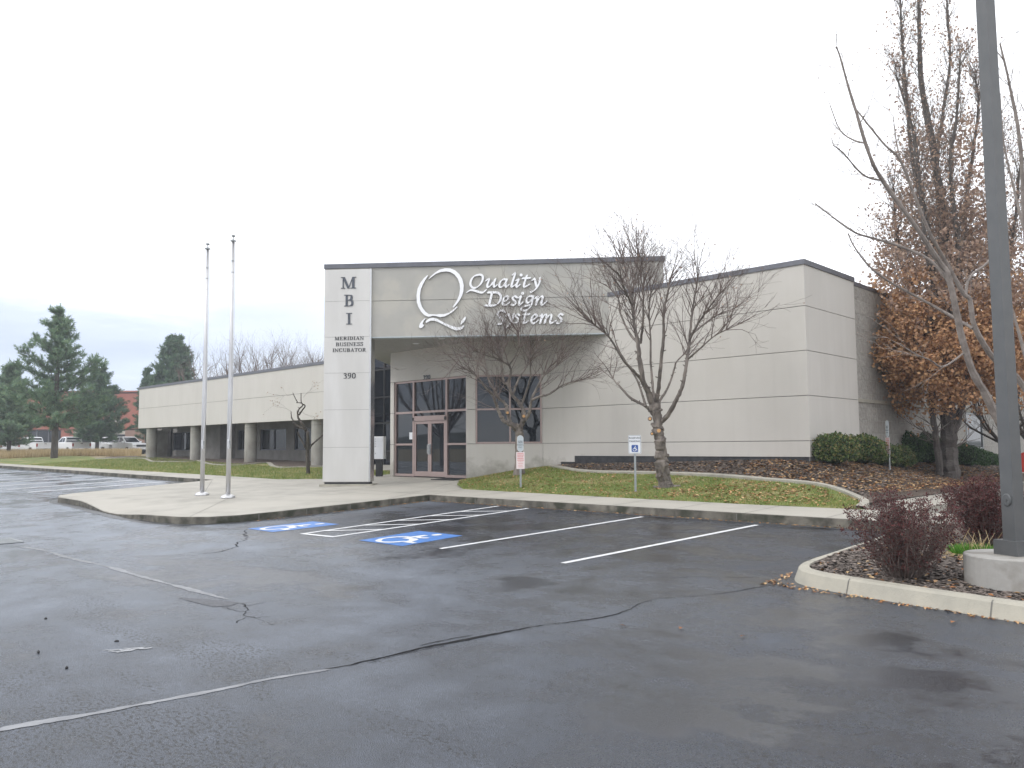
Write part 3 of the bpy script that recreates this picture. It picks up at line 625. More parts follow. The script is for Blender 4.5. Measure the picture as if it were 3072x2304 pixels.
seam([(1100,1989),(1240,1955),(1330,1936)],.02,'crack',jag=.012,dz=.0045); seam([(1260,1940),(1340,1921),(1420,1906)],.014,'crack',jag=.01,dz=.0045)
seam([(1880,1832),(1955,1800),(2069,1791),(2211,1775),(2282,1763),(2340,1750)],.016,'crack',jag=.008)
seam([(1740,1730),(1900,1732),(2080,1732),(2280,1733)],.010,'crack',jag=.006)
seam([(740,1587),(736,1608),(745,1614),(728,1624),(708,1630),(700,1644),(667,1655),(590,1663)],.028,'crack',jag=.02)
for pts_ in ([(716,1811),(736,1828),(738,1848),(770,1853),(814,1850)],[(752,1852),(790,1866),(830,1876)],[(738,1838),(700,1832),(668,1822)],[(728,1820),(770,1812),(800,1806)],[(745,1850),(720,1862),(705,1870)]): seam(pts_,.012,'crack',jag=.014)
wd=[tuple(hit(x,y,lot)[:2]) for x,y in ((535,1794),(600,1797),(660,1802),(700,1806),(718,1809),(690,1818),(640,1822),(600,1812),(560,1802))]
struct(sheet('worn_patch',wd,lambda x,y:lot(x,y)+.0035,.08,'patch'))
for k in range(5):
    seam([(305+k*20+rnd.uniform(-8,8),1956-k*2+rnd.uniform(-6,6)),(350+k*17,1950+rnd.uniform(-6,5)),(400+k*12,1946+rnd.uniform(-6,6))],.035,'oldpaint','paint_remnant',.0035+.0006*k,jag=.012)
# storm drain
g=hit(0,1628,lot); dr=thing('storm_drain','slotted iron drain grate set in the wet asphalt beside the long sealed seam','drain grate',(g.x,g.y,g.z))
mb=MB(); mb.prism([(g.x-.55,g.y-.3),(g.x+.33,g.y-.3),(g.x+.33,g.y+.3),(g.x-.55,g.y+.3)],g.z-.1,g.z+.006); mb.build('drain_pit','black',dr)
mb=MB()
for i in range(9): x=g.x-.5+i*.098; mb.box((x,g.y-.26,g.z+.006),(x+.05,g.y+.26,g.z+.02))
mb.box((g.x-.55,g.y-.3,g.z+.006),(g.x+.33,g.y-.262,g.z+.022)); mb.box((g.x-.55,g.y+.262,g.z+.006),(g.x+.33,g.y+.3,g.z+.022)); mb.build('grate','galv',dr)
# ============================================================ BUILDING
Z0,Z1,Z2,Z3,Z4,ZT=1.37,1.79,2.98,4.17,5.36,6.47
B=thing('office_building','pale beige stucco office building with a diagonal entrance canopy and a long colonnaded left wing','office building',(-20,20,.5))
def frameT(a,b):
    """local frame: u along a->b, n outward (to the right of travel), origin a"""
    a=Vector((a[0],a[1],0)); b=Vector((b[0],b[1],0)); u=(b-a).normalized(); n=Vector((u.y,-u.x,0)); return a,u,n
def fbox(mb,fr,u0,u1,z0,z1,d0,d1):
    a,u,n=fr; M4=Matrix(((u.x,-n.x,0,a.x),(u.y,-n.y,0,a.y),(0,0,1,0),(0,0,0,1)))   # local y = inward
    mb.box((u0,-d1,z0),(u1,-d0,z1),M4)
def panels(fr,us,zs,mt,holes=(),depth=.2,g=.0085,vj=()):
    """stucco panels separated by recessed joints; holes=(u0,u1,z0,z1)"""
    mb=MB()
    for i in range(len(zs)-1):
        for j in range(len(us)-1):
            u0,u1,z0,z1=us[j],us[j+1],zs[i],zs[i+1]
            if any(h[0]-1e-4<=u0 and u1<=h[1]+1e-4 and h[2]-1e-4<=z0 and z1<=h[3]+1e-4 for h in holes): continue
            gl=g if us[j] in vj else 0; gr=g if us[j+1] in vj else 0
            fbox(mb,fr,u0+gl,u1-gr,z0+(g if i else 0),z1-(g if i<len(zs)-2 else 0),-depth,0)
    return mb
# core body (behind every facade)
core=MB().prism([(-24.55,19.08),(-20.62,19.08),(-18.62,20.86),(-9.3,20.7),(-9.3,48),(-24.55,48)],.1,6.3); core.build('building_core','joint',B)
# right wing front wall
fr=frameT((-18.44,20.57),(-18.2,20.44)); 
Wf=frameT((-18.40,20.42),(-9.03,20.42)); LW=9.37
u1=onY(1681,1388,20.42).x+18.40; u2=onY(1723,1366,20.42).x+18.40
wall=panels(Wf,[0,LW-.0],[Z0,Z1,Z2,Z3,Z4,ZT],'stucco')
fbox(wall,Wf,0,u1,.6,Z0,-.2,0); fbox(wall,Wf,u1,u2,1.17,Z0,-.2,0)
w1=wall.build('front_wall','stucco',B)
bk=MB(); fbox(bk,Wf,.02,LW-.02,.5,ZT-.02,-.24,-.03); bk.build('wall_joint','joint',B)
pl_=MB(); fbox(pl_,Wf,u1+.02,LW-.05,.5,Z0+.01,-.26,-.028); fbox(pl_,frameT((-9.08,20.46),(-9.08,45)),0,3.4,.5,Z0,-.2,-.03); pl_.build('plinth','plinth',B)
# side wall (faces right) stucco return then block wall
YS=23.8
Sf=frameT((-9.03,20.42),(-9.03,YS)); sw_=panels(Sf,[.2,YS-20.42],[Z0,Z1,Z2,Z3,Z4,ZT],'stucco'); sw_.build('side_wall','stucco',B)
bk=MB(); fbox(bk,Sf,.22,YS-20.44,.5,ZT-.02,-.24,-.03); bk.build('wall_joint','joint',B)
Cf=frameT((-9.12,YS),(-9.12,48)); cw=MB()
wy0,wy1=11.0,13.3
for (a,b,z0,z1) in ((0,wy0,.2,Z3+.0),(wy1,24.2,.2,Z3),(wy0,wy1,.2,1.45),(wy0,wy1,2.9,Z3),(0,24.2,Z3,ZT-.05)): fbox(cw,Cf,a,b,z0,z1,-.25,0)
cw.build('block_wall','cmu',B)
led=MB(); fbox(led,Cf,0,24.2,2.93,3.03,0,.05); led.build('wall_ledge','kerbtop',B)
wn=MB(); fbox(wn,Cf,wy0,wy1,1.45,2.9,-.10,-.02)
for a,b,c,d in ((wy0,wy0+.06,1.45,2.9),(wy1-.06,wy1,1.45,2.9),(wy0,wy1,1.45,1.52),(wy0,wy1,2.84,2.9)): fbox(wn,Cf,a,b,c,d,-.02,.02)
wo=wn.build('side_window','galv',B); pn=MB(); fbox(pn,Cf,wy0+.07,wy1-.07,1.53,2.83,-.03,-.015); pn.build('pane','glass2',wo)
# copings (front, side, wing)
def coping(fr,u0,u1,z,h=.135,inn=.35,out=.035,name='coping'):
    mb=MB(); fbox(mb,fr,u0,u1,z,z+h,-inn,out); return mb.build(name,'coping',B)
cT=Vector((onplane(1824,872,Vector((-15.5,20.42,0)),Vector((0,-1,0))).x,0))
coping(Wf,cT[0]+18.40,LW+.035,ZT); coping(Sf,.36,YS-20.42,ZT); coping(Cf,.0,24,ZT-.05,.12,.3,.02)
# window wall (diagonal)
A_=Vector((-20.47,18.79)); B_=Vector((-18.40,20.42))
Df=frameT(A_,B_); LD=(B_-A_).length; An=Vector((A_.x,A_.y,0))
def uD(px): p=onplane(px,1229,An,Df[2]); return (p-Df[0]).dot(Df[1])
ua,ub,um=uD(1426),LD-.03,uD(1529.5)
dw=panels(Df,[0,ua,ub,LD],[.3,Z1,Z2,Z3,5.36],'stucco',holes=[(ua,ub,Z1,Z3)],vj=(LD,)); dw.build('bay_wall','stucco',B)
bk=MB(); fbox(bk,Df,.05,LD-.05,.3,5.3,-.34,-.215); fbox(bk,Df,.05,LD-.05,.3,Z1-.02,-.2,-.03); fbox(bk,Df,.05,LD-.05,Z3+.02,5.3,-.2,-.03); bk.build('wall_joint','joint',B)
# narrow bits of the right wall between bay and its upper part up to the soffit are already part of front_wall
def window(fr,u0,u1,z0,z1,vm,hm,name,fw=.06,rec=.05,mt='frame'):
    mb=MB()
    for v in [u0+fw/2,u1-fw/2]+list(vm): fbox(mb,fr,v-fw/2,v+fw/2,z0,z1,-rec-.06,-rec+.02)
    for z in [z0+fw/2,z1-fw/2]+list(hm): fbox(mb,fr,u0+fw,u1-fw,z-fw/2,z+fw/2,-rec-.058,-rec+.018)
    o=mb.build(name,mt,B); gz=MB(); fbox(gz,fr,u0+.01,u1-.01,z0+.01,z1-.01,-rec-.04,-rec-.02); gz.build('pane','glass',o); return o
window(Df,ua,ub,Z1,Z3,[um],[Z2],'window')
# door wall
Ff=frameT((-24.81,18.79),(-20.47,18.79)); LF=4.34
def uF(px,py=1300): return onY(px,py,18.79).x+24.81
f0,f1=uF(1181),uF(1398.7); m1,m2=uF(1236.5),uF(1335.5)
zf=.60
dwl=panels(Ff,[0,f0,f1,LF],[.3,Z1,Z2,Z3,5.36],'stucco',holes=[(f0,f1,.3,Z3)],vj=()); dwl.build('entrance_wall','stucco',B)
bk=MB(); fbox(bk,Ff,.02,LF-.02,Z3+.02,5.3,-.2,-.03); fbox(bk,Ff,.02,f0-.02,.4,Z3,-.2,-.03); bk.build('wall_joint','joint',B)
sf=MB(); fw=.07; rec=.08
for v,w in ((f0+fw/2,fw),(f1-fw/2,fw),(m1,.09),(m2,.09)): fbox(sf,Ff,v-w/2,v+w/2,zf,Z3,-rec-.08,-rec+.03)
segs=[(f0+fw,m1-.045),(m1+.045,m2-.045),(m2+.045,f1-fw)]
for a,b in segs:
    for z,t in ((Z3-.035,.07),(Z2,.075)): fbox(sf,Ff,a,b,z-t/2,z+t/2,-rec-.078,-rec+.028)
for a,b in (segs[0],segs[2]):
    for z,t in ((Z1,.07),(zf+.05,.09)): fbox(sf,Ff,a,b,z-t/2,z+t/2,-rec-.078,-rec+.028)
hz=2.74; fbox(sf,Ff,segs[1][0],segs[1][1],hz-.09,hz+.09,-rec-.078,-rec+.06)
sfo=sf.build('storefront_frame','frame',B)
for (a,b,z0,z1) in [(segs[i][0],segs[i][1],Z2+.03,Z3-.06) for i in range(3)]+[(segs[i][0],segs[i][1],Z1+.03,Z2-.03) for i in (0,2)]+[(segs[i][0],segs[i][1],zf+.09,Z1-.03) for i in (0,2)]+[(segs[1][0],segs[1][1],hz+.08,Z2-.03)]:
    gz=MB(); fbox(gz,Ff,a-.01,b+.01,z0,z1,-rec-.05,-rec-.03); gz.build('pane','glass',sfo)
for u in (segs[1][0]-.02,segs[1][1]+.02): cl=MB(); fbox(cl,Ff,u-.04,u+.04,hz-.08,hz+.04,-rec+.061,-rec+.08); cl.build('frame_bracket','black',sfo)
dc=(segs[1][0]+segs[1][1])/2
for k,(a,b) in enumerate(((segs[1][0]+.008,dc-.004),(dc+.004,segs[1][1]-.008))):
    d_=MB()
    for u0,u1_,z0,z1 in ((a,a+.09,zf+.02,hz-.095),(b-.09,b,zf+.02,hz-.095),(a+.09,b-.09,hz-.2,hz-.095),(a+.09,b-.09,zf+.02,zf+.20)): fbox(d_,Ff,u0,u1_,z0,z1,-rec-.05,-rec+.02)
    do=d_.build('door','frame',B); gz=MB(); fbox(gz,Ff,a+.08,b-.08,zf+.18,hz-.19,-rec-.03,-rec-.012); gz.build('pane','glass',do)
    h=MB(); u=(b-.045) if k==0 else (a+.045); fbox(h,Ff,u-.04,u+.04,1.42,1.80,-rec+.021,-rec+.035); fbox(h,Ff,u-.018,u+.018,1.45,1.77,-rec+.06,-rec+.085); fbox(h,Ff,u-.014,u+.014,1.5,1.53,-rec+.035,-rec+.06); fbox(h,Ff,u-.014,u+.014,1.69,1.72,-rec+.035,-rec+.06)
    h.build('handle','brushed',do)
nt_=MB(); fbox(nt_,Ff,m1-.30,m1-.08,1.98,2.24,-rec-.029,-rec-.026); nt_.build('door_notice','signwhite',B)
# street number above the door
zc0,zc1=[onY(1285,1050+y/3.53,18.79).z for y in (309,264)]; x0,x1=uF(1150+424/3.53,1131),uF(1150+499/3.53,1131)
def mpF(u,v,d): return Ff[0]+Ff[1]*u+Ff[2]*(d+.001)+Vector((0,0,v))
mb=MB()
for gl in word('390',x0,zc0,x1,zc1,.12): extrude2d(gl,mpF,.02,mb)
mb.build('door_number','letter_dark',B)
# canopy
Ed=Vector((.769,.640,0)).normalized(); E0=Vector((-22.73,14.40,0))+Ed*.12; En=Vector((Ed.y,-Ed.x,0)); LC=11.05
Kf=(E0,Ed,En); ZS=5.32; ZC=7.60
def fp_(px,py): p=onplane(px,py,E0,En); return ((p-E0).dot(Ed),p.z)
E1=E0+Ed*LC; Es=-En
Lside=E0+Es*12.6
cz=MB().prism([(E0+Es*.03+Ed*.02).to_tuple()[:2],(E1+Es*.03-Ed*.02).to_tuple()[:2],(-26,34),(Lside.x,34),Lside.to_tuple()[:2]],ZS,ZC); cz.build('canopy','soffit',B)
zj=6.49
fc=panels(Kf,[0,LC],[ZS-.02,zj,ZC],'fascia',depth=.028); fc.build('canopy_fascia','fascia',B)
fe=MB(); fbox(fe,Kf,1.5,LC,ZS-.055,ZS-.022,-.3,.012); fe.build('fascia_edge','signgrey',B)
coping(Kf,-.06,LC+.05,ZC,.15,.4,.05)
for k,(px,py) in enumerate(((1325,1015),(1248,1030),(1420,1012))):
    p=onz(px,py,ZS); l=MB(); l.lathe((p.x,p.y,ZS-.02),[(.10,0.),(.12,.01),(.12,.019)],16); l.build('recessed_light','signwhite',B)
# sign pillar
PW=fp_(1112,1200)[0]-fp_(974,1200)[0]; 
zb=walk(-22.2,15)+.0
pil=MB(); zsx=[.585]+[1.7+(1340-(730+y/2.155))*26.13/2400 for y in (1315,1073,835,600,365)]+[7.56]
for i in range(len(zsx)-1):
    fbox(pil,Kf,-.02,PW-.03,zsx[i]+.004,zsx[i+1]-.004,-.42,.07)
po=pil.build('sign_pillar','steel',B)
b2=MB(); fbox(b2,Kf,.0,PW-.05,.57,7.55,-.40,.062); b2.build('pillar_core','joint',po)
ed=MB(); fbox(ed,Kf,PW-.029,PW+.02,.585,7.56,-.42,.075); ed.build('pillar_edge','brushed',po)
bs=MB(); fbox(bs,Kf,.03,PW-.03,.40,.57,-.38,.03); bs.build('pillar_base','plinth',po)
bs=MB(); fbox(bs,Kf,-.10,PW+.1,.35,walk(-22.2,15.1)+.05,-.55,.16); bs.build('pillar_footing','kerbtop',po)
def mpP(u,v,d): return E0+Ed*u+En*(.0705+d)+Vector((0,0,v))
def prect(x0,y0,x1,y1):
    a=fp_(980+x0/4.607,800+y1/4.607); b=fp_(980+x1/4.607,800+y0/4.607); k=1-.07/26
    return a[0],a[1],b[0],b[1]
for s_,r_,hh in (('M',(205,147,420,310),.02),('B',(245,393,388,555),.02),('I',(278,645,360,803),.02),('MERIDIAN',(120,967,522,1020),.012),('BUSINESS',(133,1047,513,1103),.012),('INCUBATOR',(90,1128,552,1183),.012),('390',(240,1472,410,1550),.012)):
    mb=MB()
    for gl in word(s_,*prect(*r_),gap=.06 if len(s_)>3 else .1): extrude2d(gl,mpP,hh,mb)
    mb.build('pillar_lettering','letter_dark' if len(s_)==1 else 'letter_black',po)
# big logo and words on the fascia (traced in the plane of the wall, at its real size)
def fq(x,y): return Vector(fp_(1200+x/4.022,780+y/4.022))
def mpK(u,v,d): return E0+Ed*u+En*(.001+d)+Vector((0,0,v))
LOGO=[[(345,237),(375,200),(420,160),(480,120),(550,103),(610,105),(670,130),(720,175),(755,235),(772,310),(768,380),(750,440),(715,500),(680,545),(650,580),(635,570),(665,530),(695,480),(718,420),(728,350),(722,290),(700,230),(660,180),(610,150),(560,142),(500,148),(440,170),(390,205),(352,235)],
[(335,185),(290,225),(245,285),(215,350),(203,430),(207,510),(225,570),(260,630),(300,670),(345,688),(375,685),(400,675),(440,680),(490,694),(540,685),(600,655),(650,620),(700,570),(688,563),(640,605),(590,640),(530,657),(480,655),(440,660),(400,658),(350,655),(310,625),(270,570),(248,500),(245,430),(255,360),(280,300),(310,245),(342,195)],
[(308,752),(330,725),(365,705),(405,700),(450,712),(500,740),(560,770),(620,795),(670,810),(710,815),(745,805),(770,790),(778,800),(760,830),(725,850),(685,853),(640,840),(580,810),(520,780),(460,750),(415,735),(375,735),(345,750),(320,762)],
[(305,705),(312,712),(290,740),(275,775),(298,790),(262,825),(240,820),(232,810),(240,775),(265,740)],
[(795,683),(797,710),(780,745),(740,785),(730,775),(745,735),(770,705)]]
def signpart(polys,name):
    fx=[]
    for p in polys:
        q=[fq(*v) for v in p]; a=sum(q[i].x*q[(i+1)%len(q)].y-q[(i+1)%len(q)].x*q[i].y for i in range(len(q))); fx.append(q if a>0 else q[::-1])
    sb=MB(); mb=extrude2d(fx,mpK,.055,sb=sb); o=mb.build(name,'letter_white',B); sb.build('letter_return','letter_side',o)
signpart(LOGO,'logo_emblem')
WD={'Q':[([(945,183),(895,200),(862,245),(853,300),(880,338),(925,335),(970,300),(998,245),(1000,200),(975,182)],True),([(815,390),(850,368),(900,372),(960,392),(1005,395),(1038,366)],False)],
'u':[([(1043,252),(1066,232),(1078,240),(1056,300),(1062,332),(1095,312),(1128,268)],False),([(1152,232),(1133,290),(1140,330),(1170,305)],False)],
'a':[([(1282,238),(1240,240),(1205,280),(1202,322),(1232,328),(1268,290),(1290,240)],False),([(1292,238),(1274,290),(1282,330),(1312,303)],False)],
'l':[([(1362,182),(1390,168),(1352,290),(1352,328),(1395,300)],False)],'i1':[([(1402,250),(1432,238),(1408,300),(1412,330),(1445,303)],False)],
't':[([(1532,190),(1500,290),(1504,328),(1560,300)],False),([(1480,225),(1572,221)],False)],
'y':[([(1598,248),(1622,228),(1640,290),(1648,322)],False),([(1690,218),(1682,280),(1645,345),(1600,385),(1578,385)],False)],
'D':[([(1112,398),(1077,550)],False),([(1028,552),(1120,552)],False),([(1062,394),(1150,394)],False),([(1112,396),(1180,398),(1216,432),(1214,480),(1182,530),(1130,552),(1080,552)],False)],
'e':[([(1250,506),(1298,482),(1306,448),(1280,440),(1250,472),(1240,522),(1260,548),(1292,540),(1322,512)],False)],
's':[([(1412,456),(1385,438),(1362,458),(1370,485),(1395,508),(1390,540),(1362,550),(1338,540)],False)],
'i2':[([(1428,460),(1460,442),(1440,510),(1446,545),(1480,515)],False)],
'g':[([(1602,444),(1562,440),(1528,472),(1530,515),(1560,515),(1592,478),(1608,442)],False),([(1606,442),(1588,530),(1560,585),(1515,612),(1475,608),(1468,585),(1500,562),(1560,550)],False)],
'n':[([(1634,466),(1662,442),(1640,545)],False),([(1645,515),(1682,462),(1712,440),(1722,460),(1706,520),(1720,545),(1768,503)],False)],
'S':[([(1265,635),(1240,612),(1198,622),(1182,655),(1205,690),(1242,715),(1248,750),(1220,773),(1180,775)],False)],
'y2':[([(1285,672),(1307,652),(1325,700),(1332,740)],False),([(1375,652),(1357,720),(1320,780),(1278,822),(1258,822)],False)],
's2':[([(1445,672),(1418,656),(1396,677),(1425,710),(1424,745),(1395,764),(1370,755)],False)],
't2':[([(1527,627),(1494,730),(1498,765),(1545,742)],False),([(1482,660),(1563,657)],False)],
'e2':[([(1597,727),(1640,702),(1650,670),(1625,660),(1597,690),(1585,740),(1606,768),(1638,757),(1662,733)],False)],
'm':[([(1685,682),(1712,660),(1692,765)],False),([(1696,738),(1736,672),(1760,660),(1766,682),(1746,765)],False),([(1750,738),(1792,676),(1818,660),(1828,682),(1812,740),(1822,766),(1880,737)],False)],
's3':[([(1966,668),(1936,652),(1915,677),(1945,712),(1944,745),(1915,766),(1890,756)],False)]}
for wname,keys,dots in (('sign_word',('Q','u','a','l','i1','t','y'),[(1463,186)]),('sign_word',('D','e','s','i2','g','n'),[(1481,406)]),('sign_word',('S','y2','s2','t2','e2','m','s3'),[])):
    pol=[]
    for k in keys:
        for path,cl_ in WD[k]: pol+=[[tuple(v) for v in q] for q in nib(path,25 if k!='D' else 26,math.radians(-38),.48,5,len(path)>2,cl_)]
    pol+=[[tuple(v) for v in disc(d,19)] for d in dots]
    signpart(pol,wname)
# ---- left wing
WY=22.0; xl=onY(414.5,1289,WY).x; xr=-34.0; zw0=onY(974,1256.5,WY).z; zw1=onY(974,1092,WY).z; zwm=onY(974,1174,WY).z
LWf=frameT((xl,WY),(xr,WY)); wf_=panels(LWf,[0,xr-xl],[zw0,zwm,zw1],'stucco',depth=.2); fbox(wf_,frameT((xl,26),(xl,WY+.2)),0,3.8,zw0,zw1,-.2,0)
wf_.build('wing_fascia','stucco',B)
wb=MB(); wb.box((xl+.21,WY+.203,zw0+.35),(xr,24.6,zw1-.01)); fbox(wb,LWf,.21,xr-xl,zw0+.02,zw1-.01,-.202,-.02); wb.build('wing_core','joint',B)
so_=MB(); so_.box((xl+.2,WY+.21,zw0+.25),(xr,24.6,zw0+.34)); so_.build('wing_soffit','soffit',B)
coping(LWf,-.04,xr-xl,zw1,.15,.35,.04)
cp=MB(); cp.box((xl-.04,WY+.36,zw1),(xl+.3,26,zw1+.15)); cp.build('coping','coping',B)
colx=[]
for px,py,w in ((453.5,1374,30),(586,1377.6,31),(751,1390,36),(953,1397,40)):
    p=onY(px,py,WY+.45); r=w*((p-EYE).dot(_fw))/F/2; z0=landL(p.x,p.y)-.1
    c=MB().lathe((p.x,WY+.45,0),[(r,z0),(r,zw0+.25)],28); co=c.build('column','colconc',B,smooth=False); colx.append(p.x)
    cc=MB().lathe((p.x,WY+.45,0),[(r+.004,zw0-.28),(r+.004,zw0-.265)],28); cc.build('column_joint','cjoint',co)
# wall behind the columns, with windows
BY=24.7; bw=MB(); Bf=frameT((xl-.6,BY),(-24.9,BY)); Lb_=-24.9-(xl-.6)
XB=lambda px: onY(px,1340,BY).x
wins=[(XB(a),XB(b)) for a,b in ((478,484.5),(517,571),(712,738),(780,858),(882,940))]
prev=xl-.6
for a,b in wins:
    fbox(bw,Bf,prev-(xl-.6),a-(xl-.6),.3,zw0+.3,-.3,0); fbox(bw,Bf,a-(xl-.6),b-(xl-.6),.3,1.55,-.3,0); fbox(bw,Bf,a-(xl-.6),b-(xl-.6),2.85,zw0+.3,-.3,0); prev=b
fbox(bw,Bf,prev-(xl-.6),xr-(xl-.6),.3,zw0+.3,-.3,0); bw.build('rear_wall','rearshade',B)
for a,b in wins:
    w=MB(); u0,u1_=a-(xl-.6),b-(xl-.6)
    for c in (u0+.03,(u0+u1_)/2,u1_-.03): fbox(w,Bf,c-.03,c+.03,1.55,2.85,-.2,-.06)
    fbox(w,Bf,u0,u1_,1.55,1.61,-.198,-.058); fbox(w,Bf,u0,u1_,2.79,2.85,-.198,-.058); wo=w.build('window','coping',B); pn=MB(); fbox(pn,Bf,u0,u1_,1.56,2.84,-.15,-.13); pn.build('pane','glass2',wo)
# projecting bay and buttress behind the columns
bt=MB(); 
for a,b,y0 in ((XB(488),XB(512),24.0),(XB(642),XB(704),23.7)): bt=MB().box((a,y0,.4),(b,BY-.002,zw0+.24)); bt.build('rear_pier','rearshade',B)
ep=MB(); ep.box((xl-.3,BY-1.9,.5),(xl-.05,BY-.6,3.0)); ep.build('end_pier','colconc',B)
# recessed glass hall between wing and entrance
gh=MB(); gh.box((xr-.3,24.3,.3),(-24.9,24.5,7.1)); gh.build('hall_glazing','glass2',B)
gf=MB()
for x in np.arange(xr+.2,-24.9,1.25): gf.box((x-.04,24.24,.6),(x+.04,24.3,7.1))
for z in (.65,1.5,2.9,4.2,5.6): gf.box((xr-.3,24.245,z-.04),(-24.9,24.298,z+.04))
gf.build('hall_mullion','black',B)
ewr=MB(); ewr.box((-24.81,18.992,.3),(-24.61,24.2,5.315)); ewr.build('return_wall','stucco',B)
# roof slab of main part hidden behind the parapet
# door mat, mailbox
p=onz(1290,1441,walk(0,18.6)+.0)
mt_=MB().prism([(p.x-.7,18.0),(p.x+.5,18.0),(p.x+.5,18.6),(p.x-.7,18.6)],0,0,lambda x,y: walk(x,y)+.001,lambda x,y: walk(x,y)+.022); tag(mt_.build('door_mat','mat'),'black rubber mat lying in front of the double glass doors','door mat')
D=30.6; c=P(1137,1345,D); gzz=walk(c.x,c.y)
mbx=thing('mailbox_cluster','white pedestal mailbox unit with four small doors and one parcel door','mailbox',(c.x,c.y,gzz))
fa=frameT((c.x,c.y),(c.x+Ed.x,c.y+Ed.y)); t0=P(1137,1309,D).z; t1=P(1137,1377,D).z
b=MB(); fbox(b,fa,-.24,.17,t1,t0,-.42,0); b.build('cabinet','white',mbx)
b=MB(); fbox(b,fa,-.15,.08,gzz,t1,-.32,-.1); b.build('pedestal','black',mbx)
hh=(t0-t1)
for k in range(4): d_=MB(); zt=t0-hh*(.07+.108*k); fbox(d_,fa,-.21,.13,zt-hh*.098,zt,.0,.008); dd=d_.build('mail_door','signwhite',mbx); l=MB(); fbox(l,fa,-.155,-.13,zt-hh*.06,zt-hh*.035,.008,.014); l.build('lock','black',dd)
d_=MB(); fbox(d_,fa,-.21,.13,t1+.03,t0-hh*.53,.0,.008); dd=d_.build('parcel_door','signwhite',mbx); l=MB(); fbox(l,fa,-.155,-.13,t1+.2,t1+.225,.008,.014); l.build('lock','black',dd)
# ============================================================ FLAGPOLES, LAMP POST, SIGNS
def flagpole(px,py,topy,D,label):
    c=P(px,py,D); z0=wz(c.x,c.y); zt=P(px,topy,D).z-.18
    t=thing('flagpole',label,'flagpole',(c.x,c.y,z0),'flagpoles on the plaza'); o=Vector((c.x,c.y,0))
    MB().lathe(o,[(.20,z0-.01),(.20,z0+.03),(.17,z0+.07),(.10,z0+.10),(.068,z0+.11)],24).build('base_collar','alu',t,True)
    MB().lathe(o,[(.064,z0+.1),(.064,z0+2.2),(.055,z0+4.2),(.036,zt-.05)],20).build('pole','alu',t,True)
    for z in (zt-.62,zt-.95,zt-1.28,zt-1.48): MB().lathe(o,[(.041,z),(.044,z+.01),(.041,z+.035)],16).build('band','galv',t)
    MB().lathe(o,[(.045,zt-.04),(.085,zt-.03),(.085,zt-.005),(.035,zt+.02),(.012,zt+.04),(.012,zt+.10)],16).build('truck','galv',t)
    MB().lathe(o,[(.01,zt+.09),(.04,zt+.105),(.06,zt+.13),(.055,zt+.145),(.01,zt+.15)],16).build('finial','galv',t,True)
    r=MB().tube([o+Vector((.10,.03,zt-.03)),o+Vector((.085,.03,z0+2.6)),o+Vector((.075,-.05,z0+1.55))],.006,5); r.tube([o+Vector((.1,.0,zt-.03)),o+Vector((.09,-.0,z0+2.6)),o+Vector((.07,-.06,z0+1.45))],.006,5); r.build('halyard','signwhite',t)
    cl=MB().box((c.x+.055,c.y-.03,z0+1.38),(c.x+.09,c.y+.0,z0+1.60)); co=cl.build('cleat','galv',t)
    MB().tube([o+Vector((.075+.03*math.cos(a),-.06-.02*math.sin(a),z0+1.5+.13*math.sin(a+.3))) for a in np.linspace(0,2*PI,10)],.012,5).build('rope_coil','signwhite',co)
flagpole(606,1486,712,23.65,'bare silver flagpole on the plaza, the shorter one standing farther from the metal pillar')
flagpole(684,1494,686,22.35,'bare silver flagpole on the plaza, the taller one standing nearer to the metal pillar')
# lamp post on its concrete drum in the island
D=8.25; c=P(3046,1664,D); zt=c.z; z0=isz(c.x,c.y)-.12
lp=thing('lamp_post','tall square bronze lamp post on a round concrete drum in the planted island','lamp post',(c.x,c.y,z0))
MB().lathe((c.x,c.y,0),[(.475,z0),(.475,zt-.012),(.465,zt)],40).build('concrete_drum','drum',lp)
R4=Matrix.Translation((c.x,c.y,0))@Matrix.Rotation(math.radians(-27),4,'Z')
MB().box((-.135,-.135,zt-.0),(.135,.135,zt+.15),R4).build('base_cover','pole',lp)
mb=MB(); w0,w1=.072,.060
n=0
for z,w in ((zt+.15,w0),(zt+8,w1)):
    for a,b in ((-1,-1),(1,-1),(1,1),(-1,1)): mb.v.append(R4@Vector((a*w,b*w,z)))
mb.f=[(0,1,5,4),(1,2,6,5),(2,3,7,6),(3,0,4,7),(4,5,6,7)]; mb.build('post','pole',lp)
fz=P(3030,1500,D).z; q=MB(); ring=[]
M5=R4@Matrix.Translation((0,-w0-.0,fz))@Matrix.Rotation(PI/2,4,'X')
for r_,d_ in ((.052,.0),(.052,.008),(.045,.016),(.012,.017),(.012,.022)): ring.append([M5@Vector((r_*math.cos(a),r_*1.25*math.sin(a),d_)) for a in np.linspace(0,2*PI,20,endpoint=False)])
for a,b in zip(ring,ring[1:]):
    for i in range(20): q.quad(a[i],a[(i+1)%20],b[(i+1)%20],b[i])
q.v+=ring[-1]; q.f.append(tuple(range(len(q.v)-20,len(q.v)))); q.build('handhole_cover','pole',lp)
ar=MB().box((-.05,-.9,zt+7.7),(.05,.9,zt+7.78),R4); ar.build('arm','pole',lp)
for s_ in (-1,1):
    h=MB().box((-.2,s_*.75-.3,zt+7.6),(.2,s_*.75+.3,zt+7.7),R4); ho=h.build('lamp_head','pole',lp); MB().box((-.16,s_*.75-.25,zt+7.585),(.16,s_*.75+.25,zt+7.599),R4).build('lens','lens',ho)
